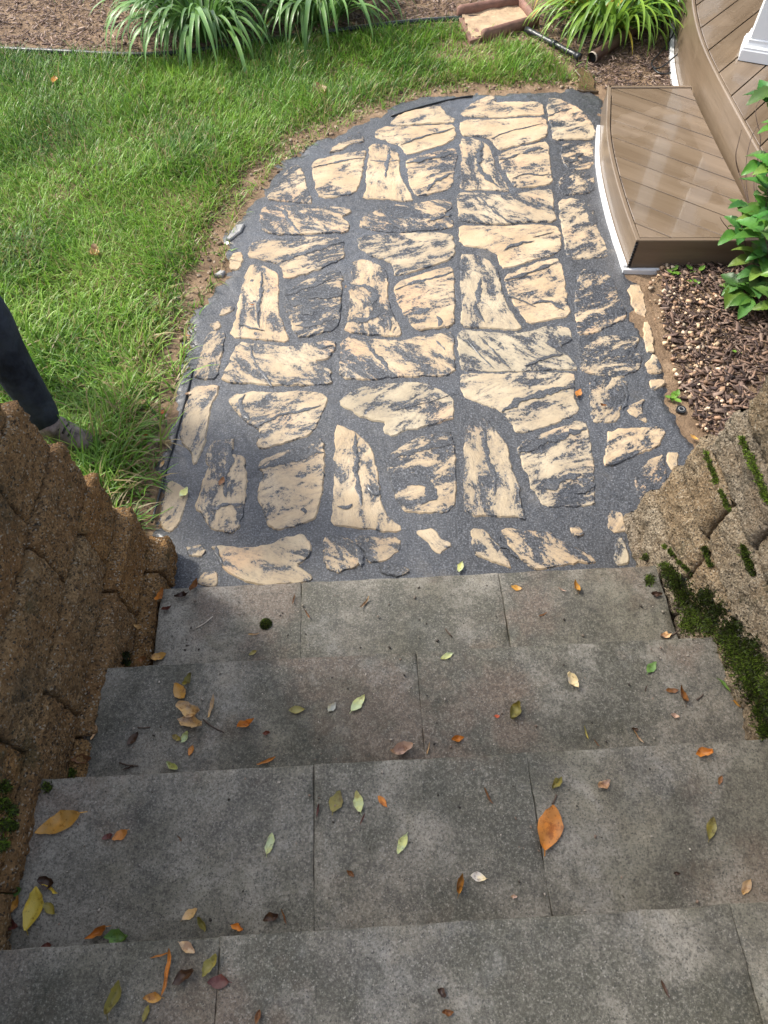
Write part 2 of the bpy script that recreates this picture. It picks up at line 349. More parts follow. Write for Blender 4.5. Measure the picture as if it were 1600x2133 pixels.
# (zoom frame, sand cover 0..1, streak angle deg, grey 0..1, outline)
ST_ = [
 (ZA, .45, 25, .2, [(810,385),(990,268),(1022,300),(1018,328),(940,340),(880,375)]),
 (ZA, .18, 20, .3, [(1185,215),(1240,160),(1475,108),(1510,165),(1560,190),(1555,212),(1390,215),(1240,232)]),
 (ZA, .22, 20, .1, [(1095,262),(1150,235),(1240,240),(1545,222),(1565,250),(1562,305),(1500,340),(1280,408),(1265,380),(1245,350),(1140,312),(1098,300)]),
 (ZA, .36, 22, .1, [(718,455),(760,430),(1025,378),(1030,400),(1012,520),(968,640),(760,662),(735,580),(722,520)]),
 (ZA, .30, 95, .1, [(1062,345),(1130,342),(1200,370),(1230,410),(1235,520),(1260,580),(1300,640),(1310,682),(1130,665),(1020,665),(1045,610),(1040,520),(1060,420)]),
 (ZA, .42, 22, .0, [(1275,440),(1340,415),(1570,358),(1575,420),(1555,520),(1540,605),(1430,630),(1335,650),(1300,580),(1290,500)]),
 (ZA, .45, 50, .2, [(440,665),(510,590),(560,500),(630,460),(660,520),(680,600),(715,680),(710,698),(570,680)]),
 (ZA, .46, -25, .1, [(405,780),(430,710),(560,705),(720,712),(850,715),(960,735),(880,775),(935,815),(930,860),(780,870),(560,878),(430,862)]),
 (ZA, .50, -25, .0, [(1000,790),(1060,755),(1130,725),(1200,705),(1300,705),(1400,680),(1500,668),(1545,690),(1545,720),(1490,750),(1550,790),(1550,840),(1400,850),(1200,870),(1010,840)]),
 (ZA, .46, 18, .3, [(340,985),(360,920),(560,900),(700,892),(900,905),(905,1010),(890,1025),(740,1090),(555,1145),(545,1100),(530,1060),(440,1030),(350,1015)]),
 (ZA, .40, 20, .6, [(985,890),(1200,880),(1400,868),(1535,875),(1555,910),(1560,1000),(1500,1040),(1340,1090),(1215,1128),(1208,1070),(1180,1035),(1060,1000),(1005,960)]),
 (ZA, .30, 10, .2, [(235,995),(285,980),(300,1010),(285,1080),(225,1085)]),
 (ZB, .32, 15, .1, [(170,160),(240,100),(340,50),(380,70),(370,95),(480,90),(655,92),(668,170),(560,165),(420,180),(200,175)]),
 (ZB, .24, 15, .2, [(170,200),(400,195),(640,183),(680,195),(688,285),(620,320),(470,355),(400,378),(380,345),(340,300),(260,290),(175,285)]),
 (ZB, .36, 100, .3, [(170,310),(250,310),(320,335),(350,380),(365,450),(400,520),(465,620),(380,612),(165,612),(175,520),(180,420)]),
 (ZB, .28, 22, .2, [(400,405),(480,370),(600,345),(685,325),(695,400),(705,500),(715,575),(640,590),(500,602),(470,550),(420,480),(405,440)]),
 (ZB, .36, 30, .6, [(690,70),(740,70),(840,110),(900,150),(965,240),(960,310),(860,310),(725,315),(715,230),(695,180)]),
 (ZB, .58, 20, .1, [(770,340),(900,335),(955,330),(960,480),(820,495),(780,440)]),
 (ZB, .50, 40, .3, [(760,560),(800,510),(880,505),(960,520),(965,630),(760,640)]),
 (ZB, .36, -30, .5, [(155,650),(170,632),(300,632),(400,648),(500,640),(600,620),(710,612),(720,650),(720,720),(738,800),(560,800),(400,815),(170,800),(160,730)]),
 (ZB, .24, 18, .1, [(165,840),(180,825),(400,830),(600,820),(725,825),(755,850),(768,960),(740,990),(600,1030),(430,1082),(405,1050),(395,990),(330,965),(170,935)]),
 (ZB, .44, 35, .5, [(760,670),(860,665),(960,720),(960,800),(1040,960),(1045,1010),(920,1020),(810,1020),(800,930),(770,800)]),
 (PX, .38, 100, .7, [(961,530),(987,530),(1015,540),(1033,558),(1040,582),(1043,601),(1050,625),(1071,660),(1089,687),(1005,680),(963,680),(965,632),(962,580)]),
 (PX, .32, 22, .1, [(1050,575),(1096,554),(1159,536),(1168,547),(1175,580),(1180,615),(1188,657),(1145,664),(1103,673),(1082,643),(1061,611)]),
 (PX, .44, 95, .1, [(736,544),(760,540),(795,554),(808,572),(806,592),(805,615),(815,647),(841,700),(775,695),(719,690),(730,655),(731,610),(736,560)]),
 (PX, .34, 22, .1, [(824,592),(850,580),(938,553),(945,575),(945,635),(945,678),(875,685),(860,677),(840,647),(827,620)]),
 (PX, .30, 95, .1, [(519,551),(543,551),(578,568),(580,580),(577,625),(580,653),(590,681),(600,712),(545,704),(478,701),(491,667),(501,615),(510,580)]),
 (PX, .55, 22, .3, [(592,608),(615,594),(659,575),(708,561),(713,582),(710,587),(708,650),(701,685),(622,702),(608,671),(597,643)]),
 (ZC, .4, 60, .3, [(400,270),(440,255),(455,290),(420,300)]),
 (ZC, .4, 60, .3, [(450,215),(480,170),(530,165),(525,190),(480,205)]),
 (ZC, .46, 70, .4, [(380,315),(490,325),(455,460),(435,590),(300,590),(330,480)]),
 (ZC, .26, 75, .5, [(290,640),(430,635),(440,665),(400,740),(380,830),(360,950),(305,1120),(270,1010),(215,960),(250,760)]),
 (ZE, .20, 70, .4, [(140,455),(240,500),(250,560),(220,660),(170,775),(90,715),(120,580)]),
 (ZC, .40, -30, .4, [(560,380),(700,390),(840,410),(960,385),(1130,370),(1140,400),(1100,470),(1000,490),(1110,545),(1110,630),(800,630),(455,608),(500,520)]),
 (PX, .40, -40, .2, [(714,707),(730,702),(775,707),(837,710),(875,702),(935,690),(945,700),(944,720),(947,782),(850,782),(775,789),(710,786),(711,745)]),
 (ZD, .38, -40, 1., [(155,330),(180,305),(300,315),(440,330),(580,315),(700,280),(800,285),(830,325),(820,365),(760,400),(860,520),(855,540),(700,535),(420,550),(175,545),(165,440)]),
 (ZC, .40, 25, .4, [(510,720),(560,680),(900,672),(1000,672),(1090,700),(1080,740),(1060,790),(1000,920),(800,985),(690,1010),(670,970),(700,900),(640,870),(560,800)]),
 (PX, .36, 28, .9, [(706,839),(737,811),(805,800),(870,795),(900,805),(942,825),(945,856),(941,871),(875,889),(840,896),(818,906),(800,900),(807,878),(776,873),(748,863)]),
 (ZD, .34, 20, .7, [(170,570),(280,565),(420,565),(640,555),(840,560),(850,610),(840,700),(870,760),(860,800),(700,870),(520,920),(480,850),(420,785),(300,740),(180,690)]),
 (ZE, .34, 95, .3, [(395,230),(530,210),(525,240),(500,300),(600,320),(600,560),(580,680),(540,770),(400,740),(340,640),(310,630),(350,480),(390,380),(375,330)]),
 (ZE, .34, 25, .3, [(680,360),(800,300),(950,245),(1065,210),(1070,390),(1055,520),(1040,600),(1000,700),(780,755),(740,700),(700,600),(680,540),(720,430)]),
 (ZE, .34, 92, .3, [(1145,125),(1210,150),(1270,180),(1340,250),(1380,370),(1400,520),(1420,650),(1540,750),(1480,760),(1300,735),(1110,720),(1130,620),(1135,450),(1140,300)]),
 (PX, .50, 22, .3, [(806,952),(860,917),(938,892),(948,938),(948,994),(945,1064),(889,1067),(847,1064),(825,1029),(814,990)]),
 (ZF, .42, 95, .6, [(380,80),(490,90),(540,150),(620,260),(640,400),(690,500),(690,600),(740,690),(640,665),(375,665),(370,500),(370,300)]),
 (ZF, .36, 25, .7, [(685,240),(860,170),(1080,95),(1110,200),(1130,350),(1135,500),(1140,600),(1000,610),(850,610),(790,520),(720,370)]),
 (PX, .52, 30, .2, [(1200,610),(1208,561),(1250,561),(1275,578),(1288,618),(1308,662),(1271,676),(1243,692),(1204,695),(1202,667)]),
 (ZD, .40, 25, .5, [(875,360),(900,345),(1180,340),(1235,360),(1200,420),(1245,460),(1240,530),(1120,590),(940,560),(890,540)]),
 (ZD, .38, 60, .5, [(945,590),(1100,560),(1170,640),(1130,760),(1100,850),(960,855),(945,780)]),
 (ZD, .42, 30, .2, [(1165,770),(1270,710),(1240,780),(1280,850),(1230,835)]),
 (ZD, .36, 30, .0, [(1060,900),(1360,885),(1390,925),(1340,990),(1280,1020),(1030,1130),(1045,980)]),
 (PX, .52, 50, .2, [(1345,965),(1385,942),(1385,1000),(1380,1035),(1335,1040),(1322,1000)]),
 (ZD, .15, 50, .2, [(1405,1040),(1470,1035),(1440,1140),(1420,1130)]),
 (ZD, .15, 50, .1, [(1170,40),(1240,40),(1280,230),(1205,185)]),
 (ZD, .10, 50, .1, [(1265,262),(1295,260),(1322,428),(1280,430)]),
 (ZD, .30, 50, .1, [(1275,505),(1330,445),(1368,555),(1290,560)]),
 (ZD, .30, 50, .1, [(1300,605),(1375,600),(1380,625),(1320,660)]),
 (ZE, .45, 40, .4, [(255,850),(340,840),(370,880),(330,910),(260,900)]),
 (ZE, .36, -30, .5, [(400,845),(500,855),(640,865),(740,845),(830,800),(950,780),(985,830),(990,900),(900,960),(1000,1040),(980,1060),(700,1075),(580,1050),(460,970),(470,910)]),
 (ZE, .46, -40, .2, [(1075,800),(1110,780),(1200,800),(1280,880),(1270,970),(1140,1010),(1075,950),(1080,870)]),
 (ZE, .46, -30, .3, [(1255,790),(1350,795),(1525,805),(1520,870),(1420,940),(1340,945),(1310,880)]),
 (ZE, .52, 40, .5, [(330,1040),(380,990),(420,1010),(440,1085),(330,1080)]),
 (ZE, .62, 40, .4, [(1400,960),(1500,950),(1580,1000),(1540,1020),(1430,1015)]),
 (ZF, .42, -50, .3, [(75,770),(160,740),(200,780),(285,840),(215,900),(165,850),(140,800)]),
 (ZF, .46, -50, .5, [(410,740),(500,770),(550,830),(650,975),(560,950),(420,890)]),
 (ZF, .40, -40, .1, [(585,745),(750,760),(860,760),(950,830),(1100,900),(1165,945),(1020,940),(880,975),(780,980),(650,870),(630,810)]),
 (ZF, .42, 60, .1, [(1240,640),(1300,650),(1330,740),(1270,770),(1220,740)]),
 (ZF, .40, 80, .9, [(1265,810),(1310,810),(1345,950),(1270,955)]),
 (ZF, .50, 20, .1, [(990,740),(1040,735),(1075,770),(1030,790)]),
]
def offset_c(pts, d):
    n = len(pts); out = []
    for i in range(n):
        t = (pts[(i+3) % n]-pts[i-3]).normalized(); out.append(pts[i]+Vector((-t.y, t.x, 0))*d)
    return out
STOP = .0045
for i, (z, cov, ang, grey, pts) in enumerate(ST_):
    poly = ccw([P(*zp(z, *p), STOP) for p in pts])
    poly = resample(chaikin(poly, True, .18), .012, True)
    poly = [p+Vector((mn.noise(p*28+Vector((i*3, 0, 0))), mn.noise(p*28+Vector((0, i*3, 7))), 0))*.009+Vector((mn.noise(p*90+Vector((i*3, 5, 0))), mn.noise(p*90+Vector((2, i*3, 7))), 0))*.004 for p in poly]
    poly = offset_c(poly, -.007)
    c = sum(poly, Vector())/len(poly)
    Vv, Fc = prism([Vector((p.x-c.x, p.y-c.y, 0)) for p in poly], -.02, STOP+.0012*math.sin(i*2.1), .0058)
    mk('paving_stone', mesh('paving_stone', Vv, Fc, MAT['stone']), patio, (c.x, c.y, 0), color=(cov, (-ang % 360)/360., grey, 1))
def ribbon(path, wd, z, seed, V, L):
    path = smooth_line(path, 2); path = resample(path, .008); n = len(path); b = len(V)
    for i, p in enumerate(path):
        d = path[min(i+1, n-1)]-path[max(i-1, 0)]; s = Vector((-d.y, d.x, 0)).normalized(); t = i/(n-1)
        env = min(1, 4.5*min(t, 1-t)+.12)
        wl_ = wd*env*(.62+.8*mn.noise(Vector((p.x*22, p.y*22, seed)))+.5*mn.noise(Vector((p.x*70, p.y*70, seed)))); wr_ = wd*env*(.62+.8*mn.noise(Vector((p.x*22, p.y*22, seed+9)))+.5*mn.noise(Vector((p.x*70, p.y*70, seed+9))))
        j = s*wd*.4*mn.noise(Vector((p.x*9, p.y*9, seed+4)))
        V += [p+j+s*max(wl_, .001)+Vector((0, 0, z-.0012)), p+j+Vector((0, 0, z+.0012)), p+j-s*max(wr_, .001)+Vector((0, 0, z-.0012))]
    for i in range(n-1):
        a = b+i*3; L += [(a, a+1, a+4, a+3), (a+1, a+2, a+5, a+4)]
RB = [(ZB,22,[(395,438),(470,425),(525,402)]),(ZB,34,[(535,398),(600,375),(665,372)]),(ZB,14,[(480,548),(560,515),(640,532),(695,525)]),(ZB,14,[(355,312),(450,270),(540,250),(660,222)]),
 (ZB,28,[(430,975),(500,935),(610,925)]),(ZB,7,[(600,900),(725,868)]),(ZB,16,[(265,636),(350,730),(430,790),(510,824)]),(ZB,34,[(290,325),(285,400),(270,460),(300,520),(350,560),(405,605)]),
 (ZB,24,[(425,1155),(560,1120),(650,1080),(745,1050)]),(ZD,26,[(590,155),(700,120),(790,190)]),(ZD,16,[(440,100),(560,140),(620,170)]),
 (ZA,15,[(1240,350),(1350,305),(1470,275),(1560,248)]),(ZA,18,[(722,482),(830,460),(930,435),(1024,428)]),(ZA,26,[(1270,457),(1400,430),(1550,402)]),(ZA,30,[(1400,620),(1440,560),(1540,520)]),
 (ZA,28,[(1175,395),(1160,470),(1150,545)]),(ZA,14,[(1060,440),(1140,450),(1230,440)]),(ZM,38,[(885,182),(1000,130),(1150,90),(1280,60),(1370,28)]),(ZM,55,[(1060,380),(1120,340),(1190,330)]),(ZM,40,[(1240,390),(1270,440),(1250,480)]),
 (ZM,60,[(560,130),(680,160),(740,200),(700,300)]),(ZM,50,[(560,400),(640,440),(700,400),(760,380)]),(ZM,22,[(830,390),(860,450),(850,520)]),
 (ZD,36,[(290,0),(275,120),(255,200),(310,262)]),(ZC,22,[(700,-40),(695,120),(670,220),(690,295)]),(ZC,16,[(560,270),(640,300),(720,310)]),
 (ZM,44,[(640,590),(720,700),(800,780),(875,880)]),(ZM,20,[(1230,600),(1280,650),(1310,680)]),(ZC,20,[(635,400),(650,500),(720,580),(765,645)]),(ZC,30,[(1000,370),(1060,420),(1130,400)]),
 (ZD,16,[(275,335),(400,470),(470,540)]),(ZD,10,[(200,360),(290,460),(370,540)]),(ZD,30,[(560,520),(680,460),(780,450)]),
 (ZE,44,[(675,392),(800,360),(900,330),(1000,300),(1072,298)]),(ZE,26,[(930,640),(950,610),(960,660)]),(ZE,42,[(505,240),(520,330),(465,450),(490,560)]),(ZE,36,[(400,640),(480,600),(590,600)]),
 (ZE,32,[(1258,180),(1260,330),(1270,430),(1290,610)]),(ZE,24,[(1150,610),(1210,625),(1240,600)]),(ZE,26,[(1330,480),(1360,540),(1410,540)]),
 (ZF,46,[(-40,325),(120,255),(310,238)]),(ZF,60,[(20,480),(120,460),(180,560),(100,600)]),(ZF,36,[(478,150),(500,330),(540,420),(545,555)]),(ZF,52,[(685,292),(850,230),(1090,150)]),(ZF,52,[(840,505),(950,450),(1060,425)]),(ZF,40,[(1040,540),(1100,500),(1135,470)]),
 (ZC,26,[(680,880),(800,810),(920,790),(1055,758)]),(ZC,34,[(600,690),(560,760),(620,850)]),(ZM,12,[(900,1180),(1050,1140),(1250,1090),(1390,1036)]),(ZD,42,[(415,795),(500,730),(620,690),(850,645)]),
 (ZA,30,[(530,1045),(640,1000),(760,960),(908,925)]),(ZA,26,[(550,715),(560,790),(645,878)]),(ZA,20,[(1108,698),(1150,770),(1245,850)]),(ZA,30,[(1400,800),(1480,770),(1550,760)]),
 (ZC,28,[(835,100),(950,60),(1110,5)]),(ZC,62,[(865,135),(960,170),(1010,215)]),(ZC,30,[(970,112),(1100,118),(1170,100)]),(ZC,40,[(900,280),(1020,270),(1140,230)]),
 (ZD,50,[(1000,500),(1060,450),(1180,430)]),(ZD,22,[(1120,600),(1180,700),(1130,780)]),(ZE,40,[(1250,830),(1290,900),(1290,970)]),(ZE,26,[(430,850),(440,900),(470,960)]),(ZF,44,[(540,740),(600,850),(700,950)]),(ZB,36,[(770,420),(830,450),(900,400)]),(ZB,46,[(900,680),(940,760),(960,830)]),(ZB,26,[(690,180),(760,150),(830,130)])]
Vr = []; Lr = []
for i, (z, wd, pts) in enumerate(RB):
    pts3 = [P(*zp(z, *p), STOP) for p in pts]; ppm = (pts3[0]-P(zp(z, *pts[0])[0]+1, zp(z, *pts[0])[1], STOP)).length
    for p in pts3: p.z = 0
    ribbon(pts3, wd*.5*z[2]*ppm*1.35, STOP+.0032, i*5.3, Vr, Lr)
mk('sand_drift', mesh('sand_drift', Vr, Lr, MAT['sand'], True), patio, kind='stuff')
for pts, nm in [([(402, 770), (375, 880), (345, 980), (317, 1090)], 'long thin black plastic edging strip along the left side of the patio'), ([(815, 243), (880, 222), (950, 205), (985, 201)], 'short black plastic edging strip at the far curved end of the patio')]:
    p = resample(smooth_line([P(*a) for a in pts], 2), .05); Vv, Fc = tube(p, .0055, 6)
    mk('edging_strip', mesh('edging_strip', Vv, Fc, MAT['black'], True), loc=(0, 0, .004), label=nm, cat='edging', group='patio edging strips')
# ------------------------------------------------------------------ steps
def lattice(nx, ny, nz, fn):
    idx = {}; V = []; Fc = []
    def v(i, j, k):
        if (i, j, k) not in idx: idx[(i, j, k)] = len(V); V.append(fn(i, j, k))
        return idx[(i, j, k)]
    for i in range(nx):
        for j in range(ny):
            Fc.append((v(i, j, nz), v(i+1, j, nz), v(i+1, j+1, nz), v(i, j+1, nz))); Fc.append((v(i, j, 0), v(i, j+1, 0), v(i+1, j+1, 0), v(i+1, j, 0)))
    for i in range(nx):
        for k in range(nz):
            Fc.append((v(i, 0, k), v(i+1, 0, k), v(i+1, 0, k+1), v(i, 0, k+1))); Fc.append((v(i, ny, k), v(i, ny, k+1), v(i+1, ny, k+1), v(i+1, ny, k)))
    for j in range(ny):
        for k in range(nz):
            Fc.append((v(0, j, k), v(0, j, k+1), v(0, j+1, k+1), v(0, j+1, k))); Fc.append((v(nx, j, k), v(nx, j+1, k), v(nx, j+1, k+1), v(nx, j, k+1)))
    return V, Fc
def grads(L, step, r):            # positions with extra loops for a rounded edge
    n = max(2, int(L/step)); return [0, r*.3, r]+[r+(L-2*r)*i/n for i in range(1, n)]+[L-r, L-r*.3, L]
def slab(L, D, Hh, r, seed, amp=.0016):
    X = grads(L, .03, r); Y = grads(D, .03, r); Z = grads(Hh, .05, r)
    def f(i, j, k):
        p = Vector((X[i], Y[j], Z[k])); q = Vector((min(max(p.x, r), L-r), min(max(p.y, r), D-r), min(max(p.z, r), Hh-r)))
        d = p-q
        if d.length > 1e-7: p = q+d.normalized()*r
        s = p*16+Vector((seed*7.3, seed*3.1, 0)); e = 1.+2.2*(d.length > r*1.05)
        return p+Vector((mn.noise(s), mn.noise(s+Vector((5, 5, 5))), mn.noise(s+Vector((9, 2, 4)))*.8))*amp*e
    return lattice(len(X)-1, len(Y)-1, len(Z)-1, f)
RISE = .17
EDGE = [None, 1.171, .819, .455, .073, -.30, -.67]
UL = [None, -.73, -.84, -.89, -.90, -.92, -.93]; UR = [None, 1.055, 1.108, 1.118, 1.13, 1.14, 1.15]
JO = [None, [-.235, .478], [.145], [-.160, .402], [-.343, .751], [.1], [-.3, .4]]
steps = empty('garden_steps', UW(0, 0), rot=(0, 0, A3), label='weathered grey concrete steps going down between two rough block walls', cat='steps')
for k in range(1, 7):
    us = [UL[k]]+JO[k]+[UR[k]]; w1 = EDGE[k]; D = .50 if k < 6 else 1.6
    for a, b in zip(us[:-1], us[1:]):
        ga = .0 if a == us[0] else .0004; gb = .0 if b == us[-1] else .0004
        Vv, Fc = slab(b-a-ga-gb, D, RISE+.004, .0030, k*3+a)
        mk('tread_slab', mesh('tread_slab', Vv, Fc, MAT['concrete'], True), steps, (a+ga, w1-D, RISE*(k-1)-.004+random.uniform(-.0012, .0012)))
    Vv, Fc = box(((UL[k]+UR[k])/2, w1-D/2, RISE*(k-1)+RISE*.42), (UR[k]-UL[k]-.03, D-.06, RISE*.8))
    mk('step_core', mesh('step_core', Vv, Fc, MAT['dark']), steps)
# ------------------------------------------------------------------ block walls
def rough_block(L, D, h, seed, ends='', rec=.006):
    nx = max(6, int(L/.010)); ny = 14 if ends else 4; nz = 20; r = .012
    def f(i, j, k):
        x = L*i/nx; y = D*j/ny; z = h*k/nz; p = Vector((x, y, z))
        def rg(a, b): 
            s = Vector((a*6, b*6, seed*11.7)); s2 = Vector((a*24, b*24, seed*5.1)); s3 = Vector((a*70, b*70, seed*2.1))
            return .010*mn.noise(s)+.010*mn.noise(s2)+.010*mn.noise(s3)
        def edge(t, T): 
            e = min(t, T-t); return -rec*max(0, 1-e/(rec*2))**1.4
        if j == 0: p.y -= rg(x, z)+edge(z, h)+(edge(x, L) if True else 0)
        if i == 0 and 'a' in ends: p.x -= rg(y+5, z)+edge(z, h)
        if i == nx and 'b' in ends: p.x += rg(y+9, z)+edge(z, h)
        if k == nz: p.z -= .0
        return p
    return lattice(nx, ny, nz, f)
def wall_of(side, tops, us, ws, joints, tints, label):
    root = empty('retaining_wall', UW(us[0], ws[0]), rot=(0, 0, A3), label=label, cat='wall')
    z0 = -.06
    for c, zt in enumerate(tops):
        h = zt-z0-.002; u = us[c]; wc = ws[c]; D = .26
        js = [wc]+joints[c]
        while js[-1] > -1.6: js.append(js[-1]-.47)
        for n in range(len(js)-1):
            a, b = js[n+1], js[n]; gap = .0105 if n < len(joints[c]) else .004
            L = b-a-gap
            Vv, Fc = rough_block(L, D, h, c*17+n*3.7+(50 if side > 0 else 0), ('b' if side < 0 else 'a') if n == 0 else '', .005 if side < 0 else .013)
            t = random.uniform(.9, 1.08); tn = random.choice(tints)
            if side < 0: loc = UW(u+random.uniform(-.005, .006), a+gap, z0); rz = math.pi/2
            else: loc = UW(u+random.uniform(-.006, .005), b, z0); rz = -math.pi/2
            loc = loc-UW(us[0], ws[0]); loc = Vector((loc.dot(EX), loc.dot(EY), loc.z))
            mk('wall_block', mesh('wall_block', Vv, Fc, MAT['block'], True), root, loc, (0, 0, rz), color=tuple(v*t for v in tn)+(1,))
        # return wall facing the lawn, behind the corner block
        pos = .262
        for n in range(4):
            L = .47 if not (n == 0 and c % 2) else .24
            Vv, Fc = rough_block(L-.004, .24, h, c*13+n*5.9+200+side, '')
            t = random.uniform(.8, 1.1); tn = random.choice(tints)
            lu = (u-us[0]-pos) if side < 0 else (u-us[0]+pos+L)
            mk('wall_block', mesh('wall_block', Vv, Fc, MAT['block'], True), root, (lu, wc-ws[0], z0), (0, 0, math.pi), color=tuple(v*t for v in tn)+(1,))
            pos += L
        z0 = zt
    return root
LT = [(.60, .37, .155), (.52, .335, .16), (.55, .38, .20)]
RT = [(.58, .51, .40), (.55, .49, .40), (.60, .50, .36)]
wall_of(-1, [.14, .355, .57, .79, 1.01, 1.22, 1.42], [-.745, -.815, -.86, -.885, -.905, -.925, -.945], [1.42, 1.41, 1.395, 1.355, 1.32, 1.27, 1.21],
    [[1.255, .80], [1.07, .60], [1.16, .66], [.985, .50], [1.05, .595], [.93], [1.0]], LT, 'orange brown rough split-face block wall on the left of the steps')
wall_of(1, [.045, .24, .44, .64, .835, 1.03, 1.23], [1.06, 1.075, 1.095, 1.11, 1.12, 1.13, 1.145], [1.50, 1.47, 1.43, 1.40, 1.345, 1.31, 1.26],
    [[1.2], [.98], [1.055], [1.115], [.96], [1.05], [.9]], RT, 'grey tan rough split-face block wall with moss on the right of the steps')
for s, uu, zt in ((-1, -1.19, 1.38), (1, 1.39, 1.19)):
    xs = sorted((uu, uu+s*9)); Vv, Fc = gridsheet(xs[0], xs[1], -12, 1.0, .6, lambda x, y: zt-.03+.02*patch_np(x, y, 2.))
    Vw = [EX*a[0]+EY*a[1]+Vector((0, 0, a[2])) for a in Vv]
    mk('terrace', mesh('terrace', Vw, Fc.tolist(), MAT['soil']), kind='structure')
Vv, Fc = gridsheet(-1.3, 1.5, -12, -2.2, .5, lambda x, y: np.full_like(x, RISE*6-.01))
mk('upper_path', mesh('upper_path', [EX*a[0]+EY*a[1]+Vector((0, 0, a[2])) for a in Vv], Fc.tolist(), MAT['soil']), kind='structure')
# ------------------------------------------------------------------ deck step and deck
OUT = smooth_line([(1.425, 4.70, 0), (1.365, 4.40, 0), (1.318, 4.15, 0), (1.295, 3.9, 0), (1.285, 3.64, 0), (1.283, 3.4, 0), (1.292, 3.115, 0)], 3)
DK = smooth_line([(2.08, 1.9, 0), (2.03, 2.6, 0), (1.995, 3.1, 0), (1.982, 3.6, 0), (1.975, 4.1, 0), (1.976, 4.6, 0), (1.995, 4.95, 0), (2.06, 5.4, 0), (2.17, 5.85, 0), (2.3, 6.3, 0), (2.55, 7.0, 0), (2.9, 7.6, 0)], 3)
def offset(pts, d):
    n = len(pts); out = []
    for i in range(n):
        t = (pts[min(i+1, n-1)]-pts[max(i-1, 0)]).normalized(); out.append(pts[i]+Vector((-t.y, t.x, 0))*d)
    return out
def strip(pts, d0, d1, z0, z1, bev=.003):
    return prism(offset(pts, d0)+offset(pts, d1)[::-1], z0, z1, bev, True)
def clip(poly, n, c, keep_le):
    out = []
    for i in range(len(poly)):
        a, b = poly[i], poly[(i+1) % len(poly)]; da = n.dot(a)-c; db = n.dot(b)-c
        if not keep_le: da, db = -da, -db
        if da <= 0: out.append(a)
        if (da < 0 < db) or (db < 0 < da): out.append(a.lerp(b, da/(da-db)))
    return out
def boards(root, poly, ang, off0, pitch, gap, z, thick, wet):
    n = Vector((-math.sin(ang), math.cos(ang), 0)); vals = [n.dot(p) for p in poly]
    k0 = int((min(vals)-off0)/pitch)-1; k1 = int((max(vals)-off0)/pitch)+1
    for k in range(k0, k1+1):
        b = clip(clip(poly, n, off0+k*pitch+gap/2, False), n, off0+(k+1)*pitch-gap/2, True) if len(poly) else []
        if len(b) < 3 or abs(area2(b)) < .002: continue
        c2 = []
        for p in b:
            if not c2 or (p-c2[-1]).length > 1e-4: c2.append(p)
        if (c2[0]-c2[-1]).length < 1e-4: c2.pop()
        Vv, Fc = prism(c2, z-thick, z+random.uniform(-.0008, .0008), .0025, True)
        mk('deck_board', mesh('deck_board', Vv, Fc, MAT['deck']), root, color=(0, (math.degrees(ang) % 360)/360., wet, 1))
ZS, ZD_ = .18, .36
ds = empty('deck_step', (1.6, 3.9, 0), label='wet curved brown deck step with diagonal boards beside the patio', cat='deck step')
ds.location = (0, 0, 0)
left_in = offset(OUT, .030); yb = 4.665; yf = 3.142
right_in = [p for p in offset(DK, .012) if 3.10 < p.y < 4.72]
left_in = [p for p in left_in if 3.142 < p.y < 4.665]
poly = [Vector((left_in[0].x, yb, 0))]+left_in+[Vector((left_in[-1].x, yf, 0))]+[Vector((1.978, yf, 0))]+[Vector((p.x-.022, p.y, 0)) for p in right_in if yf < p.y < yb]+[Vector((1.954, yb, 0))]
boards(ds, ccw(poly), math.radians(-37), 3.42-.02, .1715, .006, ZS-.003, .03, 1.)
def part(name, VF, mt, root, color=(0, .25, .25, 1), smooth=False): return mk(name, mesh(name, VF[0], VF[1], MAT[mt], smooth), root, color=color)
part('fascia', strip(OUT, 0, .024, .012, ZS+.001, .004), 'deck', ds, (0, .25, .3, 1))
part('fascia', prism([Vector((1.306, 3.112, 0)), Vector((1.985, 3.112, 0)), Vector((1.985, 3.136, 0)), Vector((1.318, 3.136, 0))], -.02, ZS+.001, .004, True), 'deck', ds, (0, 0, .1, 1))
part('fascia', prism([Vector((1.43, 4.672, 0)), Vector((1.955, 4.672, 0)), Vector((1.955, 4.694, 0)), Vector((1.428, 4.694, 0))], 0, ZS+.001, .004, True), 'deck', ds, (0, 0, .3, 1))
tr = [p for p in OUT if p.y < 4.52]
part('base_trim', strip(tr, -.022, -.001, -.03, .030, .003), 'white', ds)
part('base_trim', prism([Vector((1.268, 3.092, 0)), Vector((1.465, 3.088, 0)), Vector((1.465, 3.110, 0)), Vector((1.270, 3.110, 0))], -.03, .018, .003, True), 'white', ds)
Vv = []; Fc = []
for q_ in range(9):
    a = box((1.2985, 3.110, .03+q_*.016), (.014, .010, .008), off=len(Vv)); Vv += a[0]; Fc += a[1]
part('end_cap', (Vv, Fc), 'black', ds)
part('end_cap', box((1.2985, 3.1155, .095), (.013, .006, .15)), 'dark', ds)
part('joist', box((1.66, 3.9, .07), (.5, 1.4, .12)), 'dark', ds)
dk = empty('deck', (0, 0, 0), label='brown composite deck with curved edge at the top right', cat='deck')
dpoly = [p for p in offset(DK, -.030)]+[Vector((7, 7.6, 0)), Vector((7, 1.9, 0))]
boards(dk, ccw(dpoly), math.radians(49.4), 1.04, .1765, .007, ZD_-.003, .03, .55)
part('fascia', strip(DK, -.024, 0, .01, ZD_+.002, .006), 'deck', dk, (0, .25, .25, 1), False)
part('base_trim', strip([p for p in DK if 4.72 < p.y < 6.9], .002, .03, -.03, .03, .003), 'white', dk)
part('deck_core', prism([p for p in offset(DK, -.10)]+[Vector((6.9, 7.5, 0)), Vector((6.9, 1.95, 0))], -.02, ZD_-.05, 0, True), 'dark', dk)
